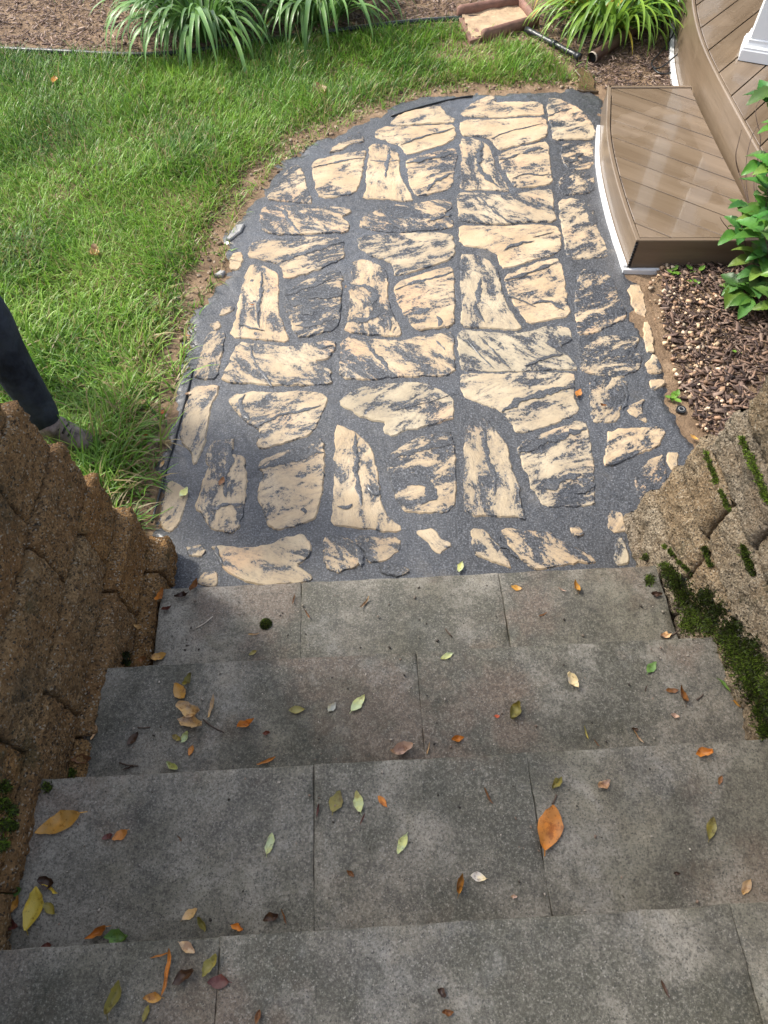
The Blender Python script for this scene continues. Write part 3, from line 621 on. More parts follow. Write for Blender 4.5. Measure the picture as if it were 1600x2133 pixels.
def post(x, y, rz, label, hgt=2.7):
    r = empty('porch_post', (x, y, ZD_), rot=(0, 0, rz), label=label, cat='post', group='white porch posts')
    part('shaft', box((0, 0, hgt/2+.004), (.145, .145, hgt)), 'white', r)
    for a in range(4):
        R = Matrix.Rotation(a*math.pi/2, 3, 'Z'); Vv, Fc = box((0, -.0735, hgt/2+.16), (.10, .004, hgt-.5)); 
        part('panel', ([R @ v for v in Vv], Fc), 'white', r)
    prof = [(.098, 0), (.098, .055), (.094, .062), (.094, .070), (.084, .080), (.079, .095), (.079, .108), (.0735, .112)]
    Vv = []; Fc = []
    for h_, z in prof: Vv += [Vector((sx*h_, sy*h_, z)) for sx, sy in ((-1, -1), (1, -1), (1, 1), (-1, 1))]
    for i in range(len(prof)-1):
        for k in range(4): Fc.append((i*4+k, i*4+(k+1) % 4, i*4+4+(k+1) % 4, i*4+4+k))
    Fc.append((28, 29, 30, 31)); part('base_moulding', (Vv, Fc), 'white', r)
    return r
pc = P(1537, 125, ZD_); Rz = math.radians(-21)
pcen = pc+Matrix.Rotation(Rz, 3, 'Z') @ Vector((.098, .098, 0))
post(pcen.x, pcen.y, Rz, 'white square porch post with moulded base standing on the deck')
post(2.62, 6.45, math.radians(-30), 'white porch post farther back, seen mirrored in the wet deck step')
hs_ = empty('house', (5.2, 8.6, 0), label='brown house wall behind the deck, mirrored in the wet step', cat='house')
part('wall', box((0, 0, 1.9), (7.0, .2, 3.8)), 'sidng', hs_)
for k in range(18): part('clapboard', box((0, -.108, .25+k*.2), (7.0, .018, .19)), 'sidng', hs_)
for wx in (-2.2, .2):
    part('window', box((wx, -.125, 1.75), (.9, .03, 1.3)), 'white', hs_); part('pane', box((wx, -.143, 1.75), (.78, .012, 1.18)), 'dark', hs_)
part('porch_roof', box((-.1, -1.0, 3.15), (7.0, 2.4, .12)), 'sidng', hs_)
# ------------------------------------------------------------------ lawn
LAWNPX = [(-30, 108), (140, 116), (260, 121), (380, 122), (480, 104), (560, 92), (700, 73), (800, 60), (950, 46), (975, 88), (1060, 80), (1110, 85), (1150, 115), (1208, 160), (1185, 180), (1060, 178), (980, 176), (900, 184), (830, 200), (760, 222), (700, 248), (640, 272), (590, 306), (540, 332), (520, 365), (492, 395), (455, 445), (440, 510), (420, 560), (395, 640), (370, 680), (350, 730), (342, 790), (336, 850), (305, 900), (296, 960), (282, 1030), (255, 1060)]
LAWN = [(p.x, p.y) for p in (P(*a) for a in LAWNPX)]
lx = UW(-.90, 1.50); LAWN += [(lx.x, lx.y), (-6.5, 1.25), (-6.5, 5.9)]
edge_line = LAWN[9:38]
def grass():
    N = 430000; x = rng.uniform(-5.2, 1.5, N); y = rng.uniform(1.35, 6.1, N)
    fr = (dist_np(x, y, edge_line, False) < .11) & (rng.random(N) < .34) & ~inside_np(x, y, [(a*.985+.02, b) for a, b in pp])
    ok = inside_np(x, y, LAWN) | fr; x = x[ok]; y = y[ok]
    # only as far left as a near viewpoint could see
    ok = (x > -(1.15+.62*y)) | (rng.random(len(x)) < .45); x = x[ok]; y = y[ok]
    d = dist_np(x, y, edge_line, False)
    pn = patch_np(x, y, 6.); pn2 = patch_np(x+4, y-3, 14.)
    dens = np.clip(.18+d/.13+.30*pn2, 0.03, 1)*np.clip(1.0+.25*pn, .45, 1)
    bare = patch_np(x+11, y+5, 3.5); dens *= np.where((d < .7) & (bare > .62), .25, 1)
    ok = rng.random(len(x)) < dens; x = x[ok]; y = y[ok]; d = d[ok]; pn = pn[ok]; pn2 = pn2[ok]
    n = len(x); z = soilz(x, y)-.004
    near = np.clip((3.4-y)/1.6, 0, 1)
    Ln = (.035+.085*rng.random(n)**1.6+.05*(rng.random(n) < .06))*(1+.22*pn)*(1+.75*near)*np.clip(.6+d/.25, .6, 1); wd = rng.uniform(.0018, .0034, n)*(1+.5*near)
    wid = wd
    flow = 2.2*patch_np(x, y, 2.2)+1.2*patch_np(x, y, 7.); an = flow+rng.normal(0, 1.5, n)
    lean = np.clip(rng.normal(.62, .33, n)+.25*near, .05, 1.25); bend = rng.uniform(.2, 1.0, n)
    dx, dy = np.cos(an), np.sin(an); sx, sy = -np.sin(an+rng.normal(0, .5, n)), np.cos(an)
    pts = []; cur = np.stack([x, y, z], 1); a = lean.copy(); segs = (.38, .34, .28)
    W = (1., .85, .55); prev = cur
    cols = np.zeros((n, 3)); r = rng.random(n)
    pal = np.array([(.105, .225, .022), (.155, .31, .030), (.20, .37, .042), (.27, .42, .07), (.07, .165, .022)])
    tn_ = np.clip(2+1.5*patch_np(x+2, y+8, 4.5)+rng.normal(0, 1.1, n), 0, 4).astype(int); cols = pal[np.array([4, 0, 1, 2, 3])[tn_]]*(rng.uniform(.75, 1.3, n)[:, None])
    sunny = np.clip((y-3.0)/2.2, 0, 1)[:, None]; cols = cols*np.array([1+.0, 1., 1.])
    dead = r < (.07+.26*np.clip(1-d/.3, 0, 1)); cols[dead] = np.array([.36, .28, .13])*rng.uniform(.7, 1.15, dead.sum())[:, None]
    yel = (~dead) & (r > .90); cols[yel] = np.array([.22, .27, .05])
    side = np.stack([sx, sy, np.zeros(n)], 1)
    V = np.zeros((n, 7, 3)); V[:, 0] = cur-side*wid[:, None]; V[:, 1] = cur+side*wid[:, None]
    for i, s in enumerate(segs):
        step = np.stack([dx*np.sin(a), dy*np.sin(a), np.cos(a)], 1)*(Ln*s)[:, None]; cur = cur+step; a = np.clip(a+bend*.55, 0, 1.75)
        cur[:, 2] = np.maximum(cur[:, 2], z+.004)
        if i < 2: V[:, 2+2*i] = cur-side*(wid*W[i+1])[:, None]; V[:, 3+2*i] = cur+side*(wid*W[i+1])[:, None]
        else: V[:, 6] = cur
    open('/workdir/log.txt', 'w').write(str(n)) if False else None
    b = (np.arange(n)*7)[:, None]
    lp = (b+np.array([[0, 1, 3, 2, 2, 3, 5, 4, 4, 5, 6]])).ravel(); sz = np.tile([4, 4, 3], n)
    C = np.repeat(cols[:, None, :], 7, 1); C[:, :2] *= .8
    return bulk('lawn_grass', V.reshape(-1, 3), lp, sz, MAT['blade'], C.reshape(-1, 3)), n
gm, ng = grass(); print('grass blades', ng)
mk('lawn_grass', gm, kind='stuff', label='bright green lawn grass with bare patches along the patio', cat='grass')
# ------------------------------------------------------------------ bark mulch
def chips(poly, N, zf, lo, hi, pal, seedz=.0, mat_='chip', asp=(.08, .36), flat=(.04, .12), tilt=.28):
    xs = [a for a, b in poly]; ys = [b for a, b in poly]
    x = rng.uniform(min(xs), max(xs), N); y = rng.uniform(min(ys), max(ys), N); ok = inside_np(x, y, poly); x = x[ok]; y = y[ok]; n = len(x)
    L = lo+(hi-lo)*rng.random(n)**2.2; Wd = L*rng.uniform(*asp, n); T = np.minimum(L*rng.uniform(*flat, n), Wd)
    an = rng.uniform(0, 6.283, n); ti = rng.normal(0, tilt, n)
    base = np.array([(-.5, -.5, -.5), (-.5, .5, -.5), (-.5, -.4, .5), (-.5, .45, .5), (.5, -.35, -.5), (.5, .5, -.5), (.5, -.3, .5), (.5, .3, .5)])
    V = base[None]*np.stack([L, Wd, T], 1)[:, None, :]*rng.uniform(.7, 1.2, (n, 8, 3))
    ct, st = np.cos(ti)[:, None], np.sin(ti)[:, None]; vx = V[:, :, 0]*ct-V[:, :, 2]*st; vz = V[:, :, 0]*st+V[:, :, 2]*ct
    ca, sa = np.cos(an)[:, None], np.sin(an)[:, None]; X = vx*ca-V[:, :, 1]*sa; Y = vx*sa+V[:, :, 1]*ca
    z = zf(x, y)+rng.uniform(0, .012, n)
    V = np.stack([X+x[:, None], Y+y[:, None], vz+z[:, None]], -1)
    f = np.array([0, 1, 3, 2, 4, 6, 7, 5, 0, 4, 5, 1, 2, 3, 7, 6, 0, 2, 6, 4, 1, 5, 7, 3]); lp = ((np.arange(n)*8)[:, None]+f[None]).ravel()
    pal = np.array(pal); C = pal[rng.integers(0, len(pal), n)]*rng.uniform(.6, 1.35, n)[:, None]
    return bulk('chips', V.reshape(-1, 3), lp, np.full(n*6, 4), MAT[mat_], np.repeat(C, 8, 0))
DKC = [(.055, .034, .026), (.085, .052, .040), (.13, .085, .065), (.20, .14, .105), (.045, .028, .024)]
LTC = [(.17, .11, .082), (.24, .165, .125), (.30, .22, .17), (.11, .068, .05), (.20, .13, .10)]
bz = lambda x, y: np.full_like(x, -.004)
EDG = [P(*a) for a in [(-260, 96), (-60, 102), (0, 106), (140, 112), (240, 118), (330, 118), (420, 108), (520, 92), (650, 74), (760, 60), (860, 48), (950, 42), (1000, 40)]]
bedA = [(p.x, p.y) for p in EDG]+[(1.0, 7.4), (-4.2, 7.4)]
mk('bark_mulch', chips(bedA, 22000, bz, .012, .055, LTC), kind='stuff', label='pinkish brown bark mulch behind the black edging at the top left', cat='mulch')
bedB = [(p.x, p.y) for p in (P(*a) for a in [(1130, 100), (1110, 60), (1120, 20), (1200, -30), (1430, -30), (1411, 15), (1408, 182), (1262, 184), (1215, 150)])]
mk('bark_mulch', chips(bedB, 8000, bz, .012, .05, DKC+LTC[:3]), kind='stuff', label='brown bark mulch between the deck step and the strappy clump', cat='mulch')
def bumpC(x, y): return np.clip((y-2.3)/.8, 0, 1)*.035+np.clip((x-1.4)/.8, 0, 1)*.02+.006*patch_np(x, y, 8.)
bedC = [(p.x, p.y) for p in (P(*a) for a in [(1372, 562), (1340, 600), (1362, 680), (1392, 745), (1412, 800), (1440, 870), (1462, 935)])]+[(1.62, 1.62), (3.2, 1.62), (3.2, 1.9), (2.06, 1.92), (2.0, 3.105)]
V, q = gridsheet(1.2, 3.3, 1.5, 3.12, .04, lambda x, y: bumpC(x, y)-.012)
cen = V[q].mean(1); inn = inside_np(cen[:, 0], cen[:, 1], bedC); q = q[inn]; u_, inv = np.unique(q, return_inverse=True)
mk('planting_bed', bulk('planting_bed', V[u_], inv, np.full(len(q), 4), MAT['soil']), kind='structure')
def sparse(poly, frac): return poly
bedC2 = [(p.x, p.y) for p in (P(*a) for a in [(1380, 562), (1372, 640), (1400, 740), (1420, 800), (1455, 880)])]+[(1.62, 1.62), (3.2, 1.62), (3.2, 1.9), (2.06, 1.92), (2.0, 3.105)]
mk('bark_mulch', chips(bedC2, 17000, bumpC, .008, .07, DKC+[(.24, .15, .10), (.16, .10, .07)]), kind='stuff', label='dark wet bark mulch between the deck step and the right wall', cat='mulch')
mk('gravel', chips([(a if i > 6 else a, b) for i, (a, b) in enumerate(bedC[:7])]+[(1.5, 1.7), (1.62, 2.1), (1.62, 2.6), (1.75, 3.0)], 750, bumpC, .004, .028, [(.50, .36, .22), (.42, .28, .17), (.55, .43, .30), (.33, .20, .12)], mat_='pebble', asp=(.6, .95), flat=(.4, .7)), kind='stuff', label='tan pebbles and stone chips scattered over the bark in front of the deck step', cat='gravel')
Vv, Fc = tube(resample(smooth_line(EDG, 2), .06), .017, 10)
mk('garden_edging', mesh('garden_edging', Vv, Fc, MAT['black'], True), loc=(0, 0, .012), label='black rounded plastic garden edging between lawn and far mulch bed', cat='edging')
fringe = [Vector((a, b, 0)) for a, b in edge_line]; strip_ = [(p.x, p.y) for p in offset(fringe, .16)]+[(p.x, p.y) for p in offset(fringe, -.16)][::-1]
mk('soil_crumbs', chips(strip_, 16000, lambda x, y: np.where(inside_np(x, y, [(a*.99+.01, b) for a, b in pp]), -.03, soilz(x, y)-.006), .003, .030, [(.20, .135, .085), (.28, .20, .13), (.12, .08, .05), (.34, .26, .18)], mat_='pebble', asp=(.6, .95), flat=(.4, .7)), kind='stuff', label='loose brown soil crumbs along the lawn edge beside the patio', cat='soil')
# ------------------------------------------------------------------ strappy clumps
def strap(L, wd, lift, curl, seed):
    n = 12; V = []; Fc = []; p = Vector((0, 0, 0)); a = lift; rs = random.Random(seed); tw = rs.uniform(-.5, .5)
    for i in range(n+1):
        t = i/n; w_ = wd*(.55+.9*min(t*4, 1)*.5)*(1-t**3.2)+.0006; s = Vector((-math.sin(tw*t)*.3, 1, 0)).normalized()
        V += [p-s*w_+Vector((0, 0, w_*.35)), p.copy(), p+s*w_+Vector((0, 0, w_*.35))]
        a -= curl*(.25+1.35*t)/n; p = p+Vector((math.cos(a), tw*.15*t, math.sin(a)))*L/n
    for i in range(n):
        b = i*3; Fc += [(b, b+1, b+4, b+3), (b+1, b+2, b+5, b+4)]
    return V, Fc
STR = [mesh('leaf', *strap(random.uniform(.62, .95), random.uniform(.013, .020), random.uniform(.85, 1.4), random.uniform(1.9, 3.2), i), MAT['lily'], True) for i in range(16)]
def clump(c, n, rad, label, pal, yellow=.03, scale=1.):
    r = empty('strappy_plant', c, label=label, cat='plant', group='strappy leaved clumps at the back')
    for i in range(n):
        a = random.uniform(0, 6.283); rr = rad*math.sqrt(random.random()); t = random.uniform(.75, 1.25)
        col = random.choice(pal) if random.random() > yellow else (.45, .36, .06)
        o = mk('leaf', random.choice(STR), r, (rr*math.cos(a), rr*math.sin(a), 0), (random.uniform(-.12, .12), random.uniform(-.15, .15), a+random.uniform(-.6, .6)), color=tuple(v*t for v in col)+(1,))
        s = random.uniform(.7, 1.12)*scale; o.scale = (s, s, s)
G1 = [(.12, .24, .06), (.17, .31, .10), (.08, .17, .04)]; G2 = [(.16, .29, .04), (.22, .36, .055), (.11, .21, .035)]
clump(P(425, 60), 250, .24, 'large green strappy clump on the left spilling over the black edging', G1, .01)
clump(P(662, 36), 220, .22, 'green strappy clump right of the largest one at the top edge', G1, .02)
clump(P(1262, 55), 220, .19, 'yellow tinged strappy clump beside the splash block', G2, .09, .88)
clump(P(1335, 30), 110, .12, 'green strappy clump leaning over the mulch next to the deck', G1, .04, .9)
clump(P(190, -40), 60, .1, 'small dark strappy clump at the top left corner', G1, .02, .6)
# ------------------------------------------------------------------ splash block, pipes, cable, flagstone
sb = empty('splash_block', P(975, 85), label='reddish brown downspout splash block filled with tan silt', cat='splash block')
o0 = P(975, 85); q = [P(*a)-o0 for a in [(978, 92), (953, 38), (1088, 14), (1118, 52)]]
def wallpart(a, b, h, th):
    d = (b-a).normalized(); s = Vector((-d.y, d.x, 0))*th; 
    Vv, Fc = prism(resample([a-s, b-s, b+s, a+s], .05, True), -.01, h, .018, True); return Vv, Fc
part('floor', prism([q[0], q[1], q[2], q[3]], -.012, .022, .004, True), 'terracotta', sb)
part('side_wall', wallpart(q[1], q[2], .085, .022), 'terracotta', sb, smooth=True)
part('side_wall', wallpart(q[0].lerp(q[3], .18), q[3], .075, .022), 'terracotta', sb, smooth=True)
part('end_wall', wallpart(q[2]+(q[1]-q[2]).normalized()*.03, q[3]+(q[0]-q[3]).normalized()*.03, .08, .02), 'terracotta', sb, smooth=True)
c_ = sum(q, Vector())/4
def siltz(x, y): return .03+.006*patch_np(x, y, 30.)
inner = [(c_+(a-c_)*.9) for a in q]; ip = [(a.x, a.y) for a in inner]
Vv, qq = gridsheet(min(a for a, b in ip), max(a for a, b in ip), min(b for a, b in ip), max(b for a, b in ip), .016, siltz)
cen = Vv[qq].mean(1); qq = qq[inside_np(cen[:, 0], cen[:, 1], ip)]; u_, inv = np.unique(qq, return_inverse=True)
s_ = mk('silt_fill', bulk('silt_fill', Vv[u_], inv, np.full(len(qq), 4), MAT['tan']), sb)
r_ = empty('drain_pipe', P(1095, 68), label='black plastic drain pipe lying beside the splash block', cat='pipe')
a_, b_ = Vector((0, 0, .022)), P(1205, 126)-P(1095, 68)+Vector((0, 0, .022))
part('tube', tube(resample([a_, b_], .05), .022, 14), 'black', r_, smooth=True)
part('coupling', tube([a_.lerp(b_, .50), a_.lerp(b_, .58)], .026, 14), 'black', r_, smooth=True)
part('end_ring', tube([a_.lerp(b_, .95), a_.lerp(b_, 1.01)], .026, 14), 'black', r_, smooth=True)
r_ = empty('downspout_pipe', P(1230, 132), label='brown downspout pipe lying on the mulch with open end', cat='pipe')
a_, b_ = Vector((0, 0, .036)), P(1398, 22)-P(1230, 132)+Vector((0, 0, .05))
part('tube', tube(resample([a_, b_], .05), .036, 16, False), 'brownpipe', r_, smooth=True)
part('open_end', tube([a_-(b_-a_).normalized()*.006, a_+(b_-a_).normalized()*.012], .0375, 16, False), 'rim', r_, smooth=True)
part('inside', tube([a_+(b_-a_).normalized()*.03, a_+(b_-a_).normalized()*.034], .0345, 16, True), 'dark', r_)
Z4 = (1200, 0, .25)
cb = resample(smooth_line([P(*zp(Z4, *a), z) for a, z in [((905, 92), .25), ((900, 140), .2), ((840, 210), .08), ((790, 330), .02), ((700, 440), .012), ((620, 520), .012), ((650, 575), .012), ((720, 560), .014), ((800, 490), .05), ((875, 425), .09)]], 2), .03)
Vv, Fc = tube(cb, .0055, 6); mk('cable', mesh('cable', Vv, Fc, MAT['black'], True), label='looped black cable on the mulch beside the deck trim', cat='cable')
cb = resample(smooth_line([P(*zp(Z4, *a), .012) for a in [(640, 560), (680, 610), (760, 618), (825, 590)]], 2), .03)
Vv, Fc = tube(cb, .006, 6); mk('cable', mesh('cable', Vv, Fc, MAT['black'], True), label='short black cable end lying below the cable loop', cat='cable')
Z3 = (900, 0, .25)
fl = [P(*zp(Z3, *a)) for a in [(1180, 580), (1260, 570), (1320, 610), (1355, 680), (1350, 740), (1390, 768), (1260, 765), (1210, 750), (1230, 640)]]
Vv, Fc = prism(resample(fl, .02, True), -.03, .008, .004); mk('flagstone', mesh('flagstone', Vv, Fc, MAT['wetstone']), label='wet amber brown flat stone at the far right corner of the patio', cat='stone')
for pts, lb in [([(205, 915), (260, 832), (315, 825), (290, 872), (230, 918)], 'pale grey mortar lump at the left edge of the patio by the lawn'), ([(130, 1130), (170, 1100), (200, 1105), (180, 1130)], 'small pale mortar lump on the left patio edge nearer the steps')]:
    pl = resample([P(*zp(ZA, *a)) for a in pts], .015, True); Vv, Fc = prism(pl, -.03, .012, .005); mk('mortar_lump', mesh('mortar_lump', Vv, Fc, MAT['grey']), label=lb, cat='mortar', group='mortar lumps')
dc = P(1419, 853); r_ = empty('sprinkler_head', dc, label='small black round sprinkler head set in the sand at the right patio edge', cat='sprinkler')
part('disc', tube([Vector((0, 0, -.01)), Vector((0, 0, .004))], .022, 20), 'black', r_)
ring = [Vector((math.cos(a)*.012, math.sin(a)*.012, .0048)) for a in np.linspace(0, 6.283, 25)]
part('ring', tube(ring, .0016, 6), 'grey', r_)
# ------------------------------------------------------------------ shrub on the right
def leafmesh(L, wd, fold, curl, seed, serr=.0, nl=9, stem=.12, droop=0., pw=.8):
    rs = random.Random(seed); V = []; Fc = []; n = nl
    cols = (-1, -.5, 0, .5, 1)
    for i in range(n+1):
        t = i/n; tt = min(max(t, .015), .985); w_ = wd*2.9*(tt**(.75*pw))*((1-tt)**.85)*(1+serr*(1 if i % 2 else -1))*(1+rs.uniform(-.10, .10)); x = L*t
        zc = curl*L*(t-.5)**2*2-droop*L*t*t
        for c in cols:
            y = c*w_; V.append(Vector((x+rs.uniform(-.01, .01)*L, y, zc+fold*abs(c)**1.3*w_+rs.uniform(-.02, .02)*L*(abs(c) > .4))))
    m = len(cols)
    for i in range(n):
        for j in range(m-1): a = i*m+j; Fc.append((a, a+1, a+m+1, a+m))
    if stem:
        b = len(V); s = .018*L; V += [Vector((-stem*L, -s*.6, 0)), Vector((-stem*L, s*.6, 0)), Vector((L*.05, s, V[2].z)), Vector((L*.05, -s, V[2].z))]; Fc.append((b, b+1, b+2, b+3))
    return V, Fc
SH = [mesh('leaf', *leafmesh(.13, .030, .35, -.1, i, .05, 12, .1, .12, .62), MAT['green'], True) for i in range(5)]
base = P(1640, 690, .0); shrub = empty('shrub', base, label='leafy green shrub with oval toothed leaves at the right edge', cat='shrub')
CL = [(1572, 602, .16), (1540, 590, .12), (1590, 560, .22), (1562, 430, .36), (1545, 470, .33), (1590, 480, .40), (1592, 322, .52), (1600, 390, .5), (1575, 530, .26), (1612, 190, .78), (1620, 330, .62), (1640, 450, .5), (1650, 560, .35), (1640, 260, .75), (1660, 380, .65), (1620, 620, .2), (1605, 440, .42), (1600, 520, .3)]
for i, (x, y, z) in enumerate(CL):
    t = P(x, y, z)-base; mid = t*.5+Vector((random.uniform(-.05, .05), random.uniform(-.05, .05), -.06))
    pa = resample(smooth_line([Vector((random.uniform(-.04, .04), random.uniform(-.04, .04), -.02)), mid, t], 2), .04)
    part('branch', tube(pa, .004, 5, True, lambda s: .006*(1-s)+.002), 'bark', shrub)
    for k in range(random.randint(6, 9)):
        an = k*2.4+random.uniform(-.4, .4); el = random.uniform(-.5, .35); s = random.uniform(.65, 1.1)
        o = mk('leaf', random.choice(SH), shrub, t+Vector((0, 0, random.uniform(-.05, .01))), (random.uniform(-.3, .3), el, an), color=tuple(v*random.uniform(.75, 1.3) for v in random.choice([(.085, .19, .035), (.06, .15, .035), (.13, .24, .05)]))+(1,)); o.scale = (s, s, s)
for i, pts in enumerate([[(1545, 375, .2), (1530, 330, .3), (1540, 290, .38), (1545, 270, .42)], [(1560, 380, .25), (1590, 300, .4), (1570, 230, .52), (1585, 205, .55)], [(1535, 500, .1), (1520, 480, .18), (1505, 462, .22), (1500, 452, .24)], [(1565, 460, .2), (1550, 350, .35), (1568, 270, .47), (1600, 245, .5)]]):
    pa = smooth_line([base-base]+[P(*a)-base for a in pts], 2); part('bare_twig', tube(pa, .002, 5, True, lambda s: .003*(1-s)+.0012), 'bark', shrub)
# ------------------------------------------------------------------ weeds
WD = [mesh('leaf', *leafmesh(.035, .010, .3, .1, 40+i, 0, 6, .3), MAT['green'], True) for i in range(3)]
for i, (x, y, n, lb) in enumerate([(1400, 578, 7, 'small green weed near the white corner trim of the deck step'), (1442, 578, 5, 'faint green weed right of the deck trim corner'), (1437, 602, 5, 'tiny green weed on the bark below the deck step front'), (1405, 830, 9, 'green weed sprouting at the right edge of the sand near the black cap'), (1466, 918, 4, 'tiny green sprout beside the right wall corner'), (1527, 733, 3, 'tiny green sprout in the middle of the dark bark')]):
    c = P(x, y, 0); zz = float(bumpC(np.array([c.x]), np.array([c.y]))[0])-.005 if x > 1380 else 0
    r = empty('weed', (c.x, c.y, zz), label=lb, cat='weed', group='weed sprouts')
    for k in range(n):
        o = mk('leaf', random.choice(WD), r, (random.uniform(-.02, .02), random.uniform(-.02, .02), random.uniform(.004, .02)), (0, random.uniform(-.6, .1), k*2.3), color=(.14, .28, .04, 1)); s = random.uniform(.7, 1.2); o.scale = (s, s, s)
# ------------------------------------------------------------------ moss
def moss(name, pts, label, lh=.010):
    n = len(pts); P0 = np.array([p[0] for p in pts]); N0 = np.array([p[1] for p in pts])
    T = np.cross(N0, rng.normal(size=(n, 3))); T /= np.linalg.norm(T, axis=1)[:, None]+1e-9; B = np.cross(N0, T)
    L = rng.uniform(.5, 1.5, n)*lh; tip = P0+N0*L[:, None]+T*(L*rng.uniform(.2, 1.1, n))[:, None]; wv = B*.0022
    V = np.stack([P0-wv, P0+wv, tip], 1).reshape(-1, 3); c = np.array([(.045, .065, .012), (.075, .105, .018), (.13, .20, .02), (.026, .034, .010), (.05, .045, .018)])[rng.integers(0, 5, n)]
    tone = np.clip(.95+.8*patch_np(P0[:, 0], P0[:, 1]+P0[:, 2], 16.), .35, 2.0)[:, None]
    me = bulk(name, V, np.arange(n*3), np.full(n, 3), MAT['blade'], np.repeat(c*tone, 3, 0))
    mk(name, me, kind='stuff', label=label, cat='moss')
def floor_moss(px, z, n, nrm=(-.25, 0, 1)):
    pl = [P(*a, z) for a in px]; pl2 = [(p.x, p.y) for p in pl]; xs = [a for a, b in pl2]; ys = [b for a, b in pl2]; out = []
    x = rng.uniform(min(xs), max(xs), n*3); y = rng.uniform(min(ys), max(ys), n*3); ok = inside_np(x, y, pl2)
    d = dist_np(x, y, pl2); nz = patch_np(x, y, 20.)
    ok &= (d+.012*nz) > .006
    nn = np.array(nrm)/np.linalg.norm(nrm)
    return [((a, b, z-.004+min(dd, .03)*.55+.006*max(k, 0)), nn) for a, b, dd, k in zip(x[ok][:n], y[ok][:n], d[ok], nz[ok])]
def wall_moss(px, u, n, side):
    out = []; dg = bpy.context.evaluated_depsgraph_get(); c = Vector((0, 0, H))*K
    for (x, y, r) in px:
        for _ in range(n):
            a = rng.normal(0, .5, 2)*r; d = (P(x+a[0], y+a[1])*K-c).normalized(); ok, loc, nr, *_r = sc.ray_cast(dg, c, d)
            if ok:
                nr = nr.normalized()*.75+Vector((0, 0, .5)); out.append((tuple((loc-d*.001)/K), np.array(nr.normalized())))
    return out
mp = wall_moss([(1395, 1195, 14), (1410, 1215, 16), (1425, 1240, 20), (1440, 1265, 26), (1455, 1290, 26), (1435, 1300, 18), (1478, 1305, 20), (1490, 1275, 22), (1470, 1245, 18), (1512, 1325, 18), (1525, 1350, 22), (1540, 1380, 26), (1560, 1410, 28), (1580, 1440, 28), (1590, 1480, 22), (1560, 1350, 24), (1530, 1310, 20), (1595, 1520, 16), (1575, 1390, 26), (1600, 1440, 26)], 1.085, 900, 1)
mp += wall_moss([(1352, 1208, 10), (1385, 1180, 8), (1345, 1160, 7)], 1.08, 300, 1)
def seg(a, b, n, r): return [(a[0]+(b[0]-a[0])*i/(n-1)+random.uniform(-2, 2), a[1]+(b[1]-a[1])*i/(n-1), r*random.uniform(.5, 1.2)) for i in range(n)]
mp += wall_moss(seg((1470, 945), (1492, 1000), 7, 4.5)+seg((1500, 1025), (1520, 1062), 5, 3.5)+seg((1546, 915), (1600, 1045), 16, 6)+seg((1549, 1140), (1568, 1195), 8, 6)+seg((1468, 1142), (1480, 1178), 6, 4.5)+seg((1385, 1140), (1440, 1195), 8, 3.5), 1.1, 170, 1)
moss('moss', mp, 'bright green moss growing between the steps and the right wall', .008)
mp = wall_moss([(8, 1675, 12), (25, 1690, 12), (12, 1720, 14), (5, 1760, 12), (30, 1720, 8), (10, 1640, 10)], -.885, 420, -1)+wall_moss([(263, 1365, 7), (262, 1380, 6), (150, 1610, 8), (100, 1640, 8)], -.775, 260, -1)
moss('moss', mp, 'thin green moss on the lower left wall beside the steps', .007)
mc = P(554, 1300, RISE); mp = []
for _ in range(900):
    v = rng.normal(size=3); v[2] = abs(v[2]); v /= np.linalg.norm(v); mp.append(((mc.x+v[0]*.017, mc.y+v[1]*.017, mc.z+v[2]*.010), v))
V0 = np.array([p[0] for p in mp])
moss('moss_clump', mp, 'round dark green clump of moss lying on the lowest step', .005)
# ------------------------------------------------------------------ fallen leaves
CC = dict(orange=(.48, .19, .04), amber=(.44, .24, .06), brown=(.20, .095, .042), dark=(.055, .030, .020), maroon=(.11, .035, .028), tan=(.46, .32, .19), yellow=(.60, .45, .07), olive=(.23, .20, .055), green=(.13, .24, .06), pale=(.46, .52, .28), pink=(.52, .36, .27), white=(.68, .62, .54), red=(.50, .09, .03), grey=(.33, .34, .30))
LM = {}
for kd, a in dict(oval=(1, .27, .25, .25, 1.), narrow=(1, .10, .5, .2, .9), curl=(1, .22, 1.3, .9, .9), dry=(1, .30, .8, .6, 1.1), strip=(1, .07, 1.2, .5, 1.)).items():
    for v in range(4):
        Vv, Fc = leafmesh(a[0], a[1], a[2], a[3], hash((kd, v)) % 999 if False else v*7+len(kd), 0, 10, .14 if kd in ('oval', 'curl') else 0, 0, a[4])
        amp = {'oval': .07, 'narrow': .03, 'curl': .12, 'dry': .19, 'strip': .07}[kd]
        Vv = [p+Vector((mn.noise(p*3+Vector((v*9, 0, 0))), mn.noise(p*3+Vector((0, v*9, 4))), mn.noise(p*4+Vector((3, 3, v*7)))))*amp for p in Vv]
        zm = min(p.z for p in Vv); cx = sum((p for p in Vv), Vector())/len(Vv)
        Vv = [Vector((p.x-cx.x, p.y-cx.y, p.z-zm)) for p in Vv]
        LM[(kd, v)] = mesh('leaf', Vv, Fc, MAT['leaf'], True)
S1, S2, S3, S4 = 'on the lowest step', 'on the second lowest step', 'on the third step up', 'on the nearest step'
